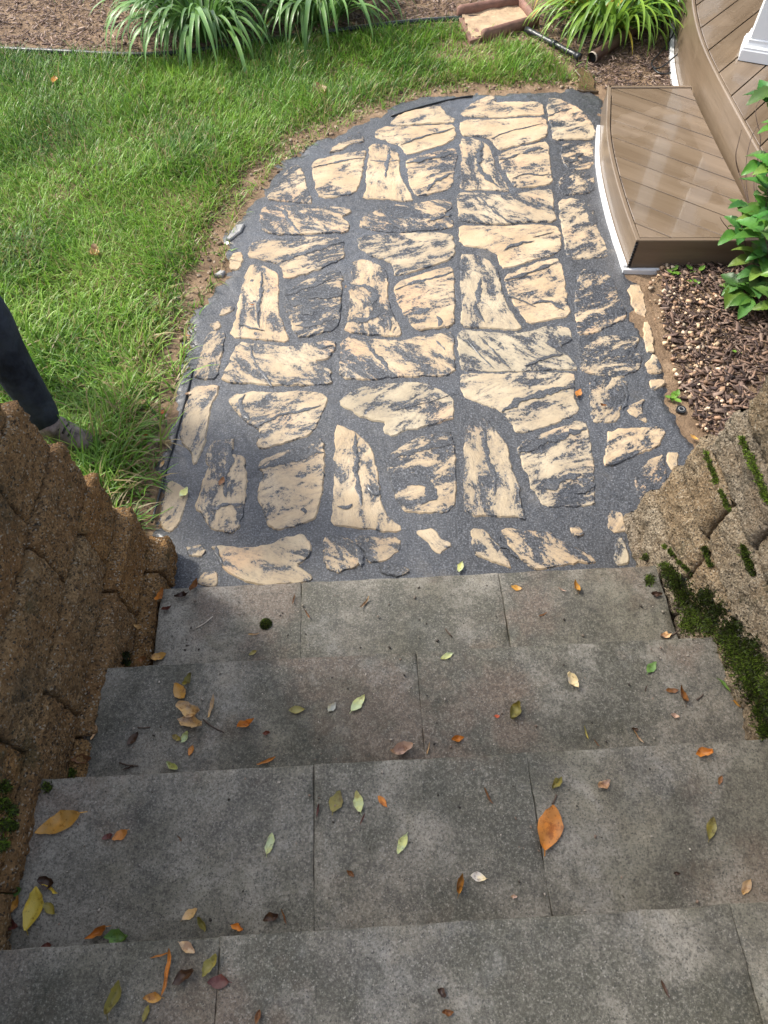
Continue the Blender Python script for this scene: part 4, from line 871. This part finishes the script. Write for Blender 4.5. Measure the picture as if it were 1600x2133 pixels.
LV = [  # x, y, step, length px, image angle, colour, kind, label
(335,1245,1,30,60,'orange','curl','glossy orange brown curled leaf at the left end of the lowest step'),(348,1270,1,22,20,'maroon','curl','dark maroon leaf with yellow tip just below the orange curled leaf'),(380,1242,1,30,10,'dark','dry','dark crumpled leaf near the far left corner of the lowest step'),(405,1225,1,28,60,'brown','curl','brown leaf curled up at the far edge of the lowest step'),
(290,1308,1,20,-20,'tan','curl','small tan leaf curl against the left wall on the lowest step'),(297,1375,1,22,20,'brown','dry','round brown leaf in the near left corner of the lowest step'),(330,1368,1,32,15,'amber','oval','amber leaf beside the round brown leaf on the lowest step'),(530,1322,1,24,10,'tan','strip','small tan curl near the dark moss clump'),(527,1360,1,18,30,'olive','oval','small olive yellow leaf at the near edge of the lowest step'),
(760,1257,1,30,55,'tan','strip','dry tan split leaf in the middle of the lowest step'),(1076,1225,1,23,-15,'amber','oval','amber leaf right of the right joint on the lowest step'),(1200,1225,1,24,-70,'amber','curl','upright amber brown curl near the far edge of the lowest step'),(1130,1281,1,20,20,'brown','strip','thin reddish strip on the right slab of the lowest step'),(1365,1240,1,24,0,'dark','dry','dark leaf scrap beside the moss on the lowest step'),(1170,1229,1,20,-25,'pink','strip','thin pale strip between two amber leaves on the lowest step'),
(612,1250,1,22,80,'brown','strip','thin brown scrap left of the joint on the lowest step'),(640,1280,1,24,-60,'brown','strip','thin brown scrap on the joint of the lowest step'),(1385,1325,1,22,5,'pink','dry','pinkish scrap at the near right corner of the lowest step'),
(198,1442,2,26,30,'maroon','dry','crumpled maroon leaf against the left wall on the second lowest step'),(374,1440,2,36,-55,'amber','oval','smooth amber oval leaf above the dry brown cluster'),(392,1420,2,30,60,'olive','curl','yellow and dark curled leaf behind the amber oval leaf'),(395,1480,2,52,-15,'tan','dry','large dry brown crumpled leaf in the left cluster'),(441,1475,2,50,75,'tan','strip','upright pale brown curled strip right of the dry cluster'),(398,1507,2,50,-5,'tan','dry','lower dry brown leaf of the left cluster'),
(368,1537,2,20,-30,'olive','oval','small yellow green leaf below the dry cluster'),(387,1537,2,26,65,'pale','curl','light green curled leaf below the dry cluster'),(398,1563,2,22,70,'orange','oval','small orange leaf below the light green curl'),(513,1510,2,38,25,'orange','curl','plain orange tan leaf right of the dry cluster'),(277,1540,2,34,50,'dark','oval','flat dark brown wet leaf left of the dry cluster'),(198,1528,2,32,70,'pink','strip','pinkish torn leaf near the left wall on the second lowest step'),
(175,1585,2,42,5,'brown','dry','wet brown leaf pile in the near left corner of the second lowest step'),(268,1600,2,28,25,'dark','strip','blackish leaf at the near edge left of the green white leaf'),(361,1598,2,28,-30,'pale','curl','green and white leaf tucked against the third step edge'),(555,1587,2,42,20,'orange','strip','orange curl lying along the edge of the third step'),(619,1479,2,32,5,'olive','oval','olive yellow leaf in the middle of the second lowest step'),(691,1474,2,24,50,'grey','oval','pale grey see-through leaf in the middle of the second lowest step'),
(745,1467,2,42,50,'pale','oval','large pale green leaf left of the joint on the second lowest step'),(555,1528,2,16,10,'maroon','dry','small maroon scrap below the orange tan leaf'),(931,1367,2,28,25,'pale','oval','light green and orange leaf at the far edge right of the joint'),(1192,1420,2,38,-60,'white','dry','pale dried leaf with pointed tip on the right slab'),(1356,1392,2,28,50,'green','oval','round green leaf on the right slab of the second lowest step'),(1345,1435,2,18,70,'dark','strip','short blackish curl below the round green leaf'),
(1398,1439,2,26,0,'brown','oval','brown leaf touching a darker curl right of the blackish one'),(1420,1450,2,36,-70,'brown','curl','upright brown curl on the right of the second lowest step'),(1522,1437,2,80,-35,'green','narrow','long narrow green leaf beside the right wall'),(1539,1466,2,30,-20,'amber','oval','yellow orange leaf below the long narrow green leaf'),(1405,1492,2,18,-20,'pink','dry','small pale pink scrap below the two brown curls'),(1035,1492,2,11,0,'red','oval','tiny bright red leaf bit right of the joint'),
(1072,1482,2,38,65,'olive','dry','mottled dark and yellow leaf right of the tiny red bit'),(953,1540,2,26,5,'orange','dry','orange brown leaf below the middle of the second lowest step'),(838,1562,2,48,20,'pink','curl','reddish tan rolled leaf at the edge left of the joint'),(892,1560,2,26,75,'tan','strip','small tan twist just right of the joint at the near edge'),(1220,1527,2,30,-75,'olive','strip','olive curl near the edge of the third step'),(1242,1548,2,20,-50,'brown','strip','small reddish scrap right of the olive curl'),(1328,1535,2,36,-55,'tan','strip','tan strip with pale end near the edge of the third step'),(1322,1738-218,2,14,0,'dark','dry','small dark scrap near the right end of the second lowest step'),
(1462,1570,3,36,20,'orange','dry','glossy orange brown leaf at the far right of the third step'),(1159,1632,3,30,50,'olive','dry','olive brown ring shaped leaf right of the joint on the third step'),(1255,1635,3,28,30,'pink','dry','pale pink curled leaf on the right of the third step'),(1500,1625,3,20,70,'brown','oval','small reddish leaf near the right edge of the third step'),(1017,1660,3,40,-60,'brown','strip','brown folded strip left of the big orange leaf'),(128,1713,3,98,24,'amber','oval','big yellow and orange pointed leaf on the left of the third step'),
(38,1745,3,44,35,'maroon','curl','maroon brown curled leaf against the left wall on the third step'),(252,1739,3,36,30,'orange','oval','small orange leaf right of the big yellow one'),(225,1743,3,24,20,'maroon','oval','small maroon leaf touching the small orange leaf'),(375,1747,3,16,-50,'brown','strip','tiny reddish scrap in the middle left of the third step'),(562,1759,3,44,75,'pale','oval','green spotted leaf on the left slab of the third step'),(700,1672,3,46,70,'olive','oval','dull olive leaf right of the left joint on the third step'),
(747,1672,3,46,-80,'pale','oval','yellow green leaf right of the dull olive one'),(755,1707,3,26,65,'maroon','strip','small maroon stalk below the yellow green leaf'),(797,1670,3,28,-50,'orange','oval','orange leaf right of the yellow green one'),(662,1690,3,30,80,'maroon','strip','dark maroon scrap on the left joint of the third step'),(100,1838,3,36,-10,'dark','dry','dark folded leaf above the bright yellow leaf'),(32,1860,3,42,20,'green','curl','green leaf curl at the left end of the third step'),
(36,1885,3,42,60,'amber','curl','yellow brown curl under the green one at the left end'),(70,1895,3,88,78,'yellow','oval','bright yellow leaf near the left end of the third step'),(104,1893,3,32,-40,'olive','oval','small olive yellow leaf right of the bright yellow leaf'),(108,1853,3,38,-30,'yellow','strip','yellow curled strip above the small olive leaf'),(207,1943,3,48,30,'orange','curl','orange brown rolled leaf at the near edge of the third step'),(245,1952,3,46,0,'green','dry','dark green leaf right of the orange brown rolled leaf'),
(395,1905,3,38,35,'tan','oval','pale yellowish leaf near the near edge of the third step'),(422,1925,3,34,-60,'olive','curl','dark olive curl below the pale yellowish leaf'),(494,1932,3,26,-15,'orange','dry','small orange and dark leaf at the near edge of the third step'),(566,1912,3,34,20,'dark','dry','blackish yellow crumpled leaf left of the joint'),(592,1910,3,36,-70,'brown','strip','thin reddish curl beside the blackish crumpled leaf'),(730,1820,3,20,-40,'brown','dry','small reddish scrap on the dark stain of the third step'),
(98,1970,3,22,10,'maroon','oval','small maroon leaf in the near left corner of the third step'),(20,1925,3,44,-20,'maroon','dry','dark reddish litter at the left end of the third step'),(1143,1728,3,90,80,'orange','oval','big bright orange leaf lying on the right joint of the third step'),(838,1757,3,44,65,'pale','oval','pale green leaf in the middle of the third step'),(957,1845,3,42,80,'amber','curl','amber curled leaf below the middle of the third step'),(997,1827,3,32,-10,'white','oval','white petal like leaf right of the amber curled leaf'),
(1480,1727,3,46,80,'olive','oval','olive yellow leaf with dark stalk on the right of the third step'),(1554,1847,3,34,60,'tan','oval','tan yellow leaf near the right edge of the third step'),(1408,1820,3,14,0,'dark','dry','tiny dark scrap on the right slab of the third step'),(1070,1868,3,14,0,'pink','dry','tiny pale scrap left of the right joint on the third step'),
(390,1973,4,38,-35,'tan','oval','tan leaf on the far edge of the nearest step'),(440,2010,4,54,60,'olive','dry','large olive yellow leaf left of the joint on the nearest step'),(457,2045,4,44,0,'maroon','oval','shiny maroon leaf on the joint of the nearest step'),(383,2035,4,52,40,'dark','dry','dark olive crumpled leaf in the cluster on the nearest step'),(350,2025,4,98,80,'orange','strip','long orange brown rolled strip on the nearest step'),(335,1990,4,42,15,'orange','strip','short orange strip meeting the long rolled one'),
(320,2078,4,38,0,'amber','oval','amber brown leaf at the foot of the long rolled strip'),(242,2080,4,74,70,'olive','curl','large dark olive leaf at the left of the nearest step'),(305,2110,4,36,70,'olive','oval','thin greenish leaf below the amber brown leaf'),(538,2117,4,30,75,'brown','curl','brown curl near the bottom edge of the picture'),(920,2068,4,24,-40,'dark','dry','dark crumpled scrap in the middle of the nearest step'),(932,2108,4,24,0,'brown','dry','brown crumpled scrap at the bottom middle'),(1385,2060,4,42,-65,'dark','narrow','narrow dark leaf on the right of the nearest step'),
(959,1181,0,22,70,'pale','oval','yellow green leaf on the sand at the far edge of the lowest step'),(383,1027,0,24,50,'pale','oval','pale green leaf on a pale stone near the left wall'),(1205,820,0,16,60,'orange','oval','small orange leaf on the sandy right column of stones'),(340,858,0,16,20,'red','oval','reddish leaf on the soil strip left of the patio'),(338,967,0,16,60,'tan','oval','tan leaf left of the thin black edging strip'),(462,1003,0,20,60,'brown','oval','brown leaf on the stone near the left wall'),(391,820,0,12,20,'tan','oval','round tan leaf on the black edging strip'),(1255,846,0,14,-10,'brown','curl','small brown curl on the right column of stones'),(525,635,0,14,0,'orange','strip','tiny orange leaf on a far left stone'),
(297,860-20,0,20,0,'tan','dry','tan dry leaf in the grass edge near the red leaf'),(302,912,0,16,30,'red','curl','red curled leaf at the grass edge near the boot'),(246,992,0,20,20,'amber','oval','amber leaf in the grass near the wall'),(277,995,0,26,40,'olive','oval','olive leaf at the grass edge near the wall'),(388,700,0,18,0,'orange','strip','orange scrap at the grass tuft left of the patio'),(375,690,0,16,-50,'brown','strip','brown scrap beside the orange scrap at the grass tuft'),(113,175-5,0,16,70,'orange','oval','orange leaf in the upper left lawn'),(536,134,0,16,60,'orange','oval','orange leaf in the lawn under the strappy clumps'),(460,190,0,20,70,'tan','oval','tan leaf in the upper middle of the lawn'),(202,530,0,24,-60,'tan','dry','tan dry leaf patch in the middle left lawn'),(670,195,0,26,-40,'tan','dry','dry leaf on the bare patch in the upper lawn'),(1446,912,0,20,-30,'amber','oval','amber leaf at the foot of the right wall corner')]
ppm_of = lambda x, y, z: (P(x+1, y, z)-P(x, y, z)).length
for x, y, s, L, an, c, kd, lb in LV:
    z = RISE*s+(.0015 if s else .011); p = P(x, y, z)
    if s == 0 and (y < 200 or x < 420) and x not in (383, 391): z = .016 if x < 300 else .004
    p = P(x, y, z)
    e = P(x+math.cos(math.radians(an))*L, y-math.sin(math.radians(an))*L, z)-p
    sc_ = e.length; t = random.uniform(.85, 1.15)
    o = mk('fallen_leaf', LM[(kd, random.randrange(4))], None, (p.x, p.y, z), (0, 0, math.atan2(e.y, e.x)+(math.pi if random.random() < .5 else 0)), lb, 'leaf', 'fallen leaves', color=tuple(v*t for v in CC[c])+(1,))
    o.scale = (sc_, sc_*random.uniform(.8, 1.2), sc_*1.1)
for x, y, s, L, an, lb, col in [(425, 1297, 1, 44, 35, 'pale bent twig on the left slab of the lowest step', 'rim'), (445, 1512, 2, 52, -32, 'greenish straight twig beside the dry leaf cluster', 'bark'), (350/2+3, 1520, 2, 60, 78, 'thin reddish stalk along the left wall', 'bark'), (300, 1515, 2, 26, 2, 'short brown twig near the flat dark leaf', 'bark'), (268, 1592, 2, 40, -10, 'thin twig lying over the blackish leaf', 'bark'), (935, 1318, 1, 22, -50, 'dark hooked twig on the middle slab of the lowest step', 'bark'), (1405, 1318, 1, 28, 35, 'dark twig at the foot of the moss', 'bark'), (1458, 1452, 2, 18, 40, 'thin brown twig near the long narrow green leaf', 'bark'), (1155, 1665, 3, 22, 65, 'thin maroon stalk above the big orange leaf', 'bark')]:
    z = RISE*s+.004; a = P(x, y, z); e = P(x+math.cos(math.radians(an))*L, y-math.sin(math.radians(an))*L, z)-a
    Vv, Fc = tube(smooth_line([-e*.5, Vector((e.y, -e.x, 0))*.06, e*.5], 2), .0022, 5); mk('twig', mesh('twig', Vv, Fc, MAT[col], True), loc=a, label=lb, cat='twig', group='twigs on the steps')
Pb = [(a[0], a[1]) for a in (UW(-.7, 1.15), UW(1.03, 1.15), UW(1.1, .84), UW(-.8, .84))]
mk('grit', chips(Pb, 170, lambda x, y: np.full_like(x, RISE-.002), .003, .010, [(.30, .26, .2), (.05, .04, .03), (.2, .16, .12)], mat_='pebble', asp=(.6, .95), flat=(.4, .7)), kind='stuff', label='fine grit scattered on the lowest step', cat='grit')
for k in (2, 3):
    Pb = [(a[0], a[1]) for a in (UW(-.8, EDGE[k]-.02), UW(1.08, EDGE[k]-.02), UW(1.08, EDGE[k+1]+.01), UW(-.82, EDGE[k+1]+.01))]
    mk('grit', chips(Pb, 120, lambda x, y: np.full_like(x, RISE*k-.002), .003, .008, [(.36, .31, .25), (.05, .04, .03), (.2, .14, .10)], mat_='pebble', asp=(.6, .95), flat=(.4, .7)), kind='stuff', label='fine grit scattered on the %s step' % ('second lowest' if k == 2 else 'third'), cat='grit')
# ------------------------------------------------------------------ person at the left
def skin(name, V, E, R, mt, parent=None, root=0, sub=2):
    me = bpy.data.meshes.new(name); me.from_pydata([(v[0]*K, v[1]*K, v[2]*K) for v in V], E, []); me.update()
    o = bpy.data.objects.new(name+'_tmp', me); COL.objects.link(o); o.modifiers.new('s', 'SKIN')
    sv = me.skin_vertices[0].data
    for i, r in enumerate(R): rr = r if isinstance(r, tuple) else (r, r); sv[i].radius = (rr[0]*K, rr[1]*K); sv[i].use_root = (i == root)
    m = o.modifiers.new('u', 'SUBSURF'); m.levels = sub; m.render_levels = sub
    dg = bpy.context.evaluated_depsgraph_get(); me2 = bpy.data.meshes.new_from_object(o.evaluated_get(dg)); bpy.data.objects.remove(o)
    me2.name = name; me2.materials.clear(); me2.materials.append(MAT[mt]); me2.polygons.foreach_set('use_smooth', [True]*len(me2.polygons))
    return mk(name, me2, parent)
toe = P(196, 926, .045); ank = P(98, 882, .15); kn = P(-18, 690, .57)
hr = Vector((-1.60, 2.11, 1.08)); hl = Vector((-1.62, 2.33, 1.08)); pv = (hr+hl)/2+Vector((0, 0, .06)); kl = Vector((-1.80, 2.36, .58)); al = Vector((-2.14, 2.40, .17))
ch = pv+Vector((.02, 0, .42)); nk = pv+Vector((.05, 0, .60)); hd = nk+Vector((.04, 0, .12)); tp = hd+Vector((.0, 0, .10))
sr = ch+Vector((0, -.20, .08)); er = sr+Vector((-.02, -.06, -.33)); wr = er+Vector((-.06, .02, -.27)); slv = ch+Vector((0, .20, .08)); el_ = slv+Vector((-.02, .06, -.33)); wl2 = el_+Vector((-.06, -.02, -.27))
BV = [pv, ch, nk, hd, tp, sr, er, wr, slv, el_, wl2, hr, kn, ank, hl, kl, al]
BE = [(0, 1), (1, 2), (2, 3), (3, 4), (1, 5), (5, 6), (6, 7), (1, 8), (8, 9), (9, 10), (0, 11), (11, 12), (12, 13), (0, 14), (14, 15), (15, 16)]
BR = [.09, .085, .06, .105, .085, .06, .05, .035, .07, .05, .035, .085, .06, .04, .085, .06, .04]
fb = len(BV)
for wv, sgn in ((wr, 1), (wl2, -1)):
    palm = wv+Vector((.05, 0, -.075)); BV.append(palm); BR.append((.020, .042)); BE.append((7 if sgn > 0 else 10, len(BV)-1)); pi_ = len(BV)-1
    for f_, (dy, ln) in enumerate(((-.036, .085), (-.012, .10), (.012, .095), (.036, .075))):
        a = palm+Vector((.02, dy, -.045)); b = a+Vector((.018, dy*.1, -ln*.55)); c = b+Vector((-.012, 0, -ln*.45))
        i0 = len(BV); BV += [a, b, c]; BR += [.011, .010, .008]; BE += [(pi_, i0), (i0, i0+1), (i0+1, i0+2)]
    a = wv+Vector((.06, -.045*sgn*-1, -.05)); b = a+Vector((.03, .012*sgn, -.045)); i0 = len(BV); BV += [a, b]; BR += [.013, .010]; BE += [(pi_, i0), (i0, i0+1)]
person = skin('person', BV, BE, BR, 'skin')
person['label'] = 'person in dark jeans and worn boots standing on the lawn behind the left wall'; person['category'] = 'person'
def wig(t): return Vector((mn.noise(t*9), mn.noise(t*9+Vector((4, 4, 4))), 0))*.012
skin('shirt', [pv+Vector((0, 0, -.20)), pv+Vector((0, 0, .12)), ch+Vector((0, 0, .05)), nk+Vector((0, 0, -.05)), sr, sr.lerp(er, .75), slv, slv.lerp(el_, .75)], [(0, 1), (1, 2), (2, 3), (2, 4), (4, 5), (2, 6), (6, 7)], [(.17, .20), (.155, .185), (.15, .19), .08, .085, .068, .085, .068], 'shirt', person)
cuff = ank+Vector((.0, -.005, -.035)); shin = kn.lerp(ank, .45)
JV = [pv+Vector((0, 0, -.05)), hr, hr.lerp(kn, .5), kn+Vector((.012, 0, .03)), kn+Vector((.0, 0, -.06)), shin, shin.lerp(cuff, .55)+Vector((.008, 0, 0)), cuff, hl, kl, kl.lerp(al, .5), al, pv+Vector((0, 0, .05))]
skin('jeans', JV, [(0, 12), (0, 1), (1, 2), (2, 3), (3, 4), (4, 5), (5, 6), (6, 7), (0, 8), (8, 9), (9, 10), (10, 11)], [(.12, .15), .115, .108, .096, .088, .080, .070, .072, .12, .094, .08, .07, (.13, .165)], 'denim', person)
HV = []; HF = []; na, nb_ = 18, 9
for j in range(nb_+1):
    for i in range(na):
        az = 2*math.pi*i/na; po = (.02+.98*j/nb_)*(1.15+.75*max(0, -math.cos(az))); q_ = Vector((math.sin(po)*math.cos(az), math.sin(po)*math.sin(az), math.cos(po)))
        rr_ = .1+.006*mn.noise(q_*6); HV.append(hd+Vector((-.012, 0, .025))+Vector((q_.x*rr_*1.05, q_.y*rr_*.98, q_.z*rr_*1.28)))
for j in range(nb_):
    for i in range(na): HF.append((j*na+i, j*na+(i+1) % na, (j+1)*na+(i+1) % na, (j+1)*na+i))
HF.append(tuple(range(na))[::-1]); mk('hair', mesh('hair', HV, HF, MAT['hair'], True), person)
nose = hd+Vector((.085, 0, .0)); skin('nose', [nose+Vector((0, 0, .03)), nose+Vector((.022, 0, -.005))], [(0, 1)], [.012, .016], 'skin', person, sub=1)
for s in (-1, 1): skin('ear', [hd+Vector((0, .085*s, .02)), hd+Vector((0, .095*s, -.025))], [(0, 1)], [.018, .014], 'skin', person, sub=1)
for s in (-1, 1): skin('eye', [hd+Vector((.078, .033*s, .03)), hd+Vector((.081, .033*s, .027))], [(0, 1)], [.011, .011], 'dark', person, sub=1)
skin('mouth', [hd+Vector((.083, -.025, -.045)), hd+Vector((.085, .025, -.045))], [(0, 1)], [.007, .007], 'boot', person, sub=1)
def boot(ankle, tp_, nm):
    d = tp_-ankle; d.z = 0; d.normalize(); heel = Vector((ankle.x, ankle.y, .05))-d*.06; t2 = Vector((tp_.x, tp_.y, .045))
    m1 = heel.lerp(t2, .35)+Vector((0, 0, .045)); m2 = heel.lerp(t2, .68)+Vector((0, 0, .022))
    b = skin(nm, [ankle+Vector((0, 0, .06)), ankle+Vector((0, 0, -.03)), heel+Vector((0, 0, .02)), m1, m2, t2], [(0, 1), (1, 2), (1, 3), (3, 4), (4, 5)], [(.062, .062), (.062, .062), (.055, .055), (.060, .056), (.060, .046), (.050, .036)], 'boot', person, 1)
    s = Vector((-d.y, d.x, 0)); pl = []
    for t, w_ in ((-.06, .03), (.0, .052), (.3, .052), (.65, .062), (.9, .056), (1.05, .03)): pl.append(heel.lerp(t2, t)+s*w_)
    for t, w_ in ((1.05, .03), (.9, .056), (.65, .062), (.3, .052), (.0, .052), (-.06, .03)): pl.append(heel.lerp(t2, t)-s*w_)
    so_ = mk('sole', mesh('sole', *prism(chaikin(ccw(pl)), -.012, .026, .004, True), MAT['sole']), b)
    lc = []
    for i in range(4):
        c = ankle.lerp(m2, .28+.2*i)+Vector((0, 0, .052-.004*i)); Vv, Fc = tube([c-s*.03, c+Vector((0, 0, .006)), c+s*.03], .005, 5); mk('lace', mesh('lace', Vv, Fc, MAT['sole'], True), b)
    return b
boot(ank+Vector((.02, 0, -.02)), toe, 'boot'); boot(al+Vector((0, 0, -.01)), al+Vector((.24, .02, -.1)), 'boot')
# ------------------------------------------------------------------ tree on the left that shades the steps
def tree(bx, by, cc, label):
    r = empty('garden_tree', (bx, by, 1.3 if by < 1 else -.02), label=label, cat='tree'); z0 = 1.3 if by < 1 else -.02
    b0 = Vector((bx, by, z0)); tv = resample(smooth_line([Vector((0, 0, -.05)), Vector((.1, .1, 1.2)), cc-b0-Vector((.6, 0, .7))], 2), .15)
    part('trunk', tube(tv, .1, 12, True, lambda s: .12*(1-s)+.04), 'trunk', r, smooth=True)
    ends = []
    for i in range(26):
        a = random.uniform(0, 6.28); e = cc-b0+Vector((math.cos(a)*random.uniform(.4, 1.6), math.sin(a)*random.uniform(.3, 1.2), random.uniform(-.5, .6)))
        st = tv[random.randint(len(tv)//2, len(tv)-1)]; mid = st.lerp(e, .5)+Vector((0, 0, .15))
        part('limb', tube(smooth_line([st, mid, e], 2), .02, 6, True, lambda s: .035*(1-s)+.008), 'trunk', r, smooth=True); ends += [e, mid.lerp(e, .5)]
    N = 6500; V = np.zeros((N, 4, 3)); C = np.zeros((N, 3))
    for i in range(N):
        e = random.choice(ends); p = e+Vector((random.gauss(0, .26), random.gauss(0, .26), random.gauss(0, .2))); a = random.uniform(0, 6.28); t = random.gauss(0, .5)
        d = Vector((math.cos(a), math.sin(a), t*.5)).normalized(); s = d.cross(Vector((random.gauss(0, .4), random.gauss(0, .4), 1))).normalized(); L = random.uniform(.05, .085)
        V[i] = [p, p+d*L*.5+s*L*.28, p+d*L, p+d*L*.5-s*L*.28]; C[i] = np.array((.06, .13, .025))*random.uniform(.7, 1.4)
    mk('crown', bulk('crown', V.reshape(-1, 3), np.arange(N*4), np.full(N, 4), MAT['blade'], np.repeat(C, 4, 0)), r)
tree(-4.9, .4, Vector((-2.95, 2.35, 4.6)), 'leafy tree standing on the left terrace and shading the steps')
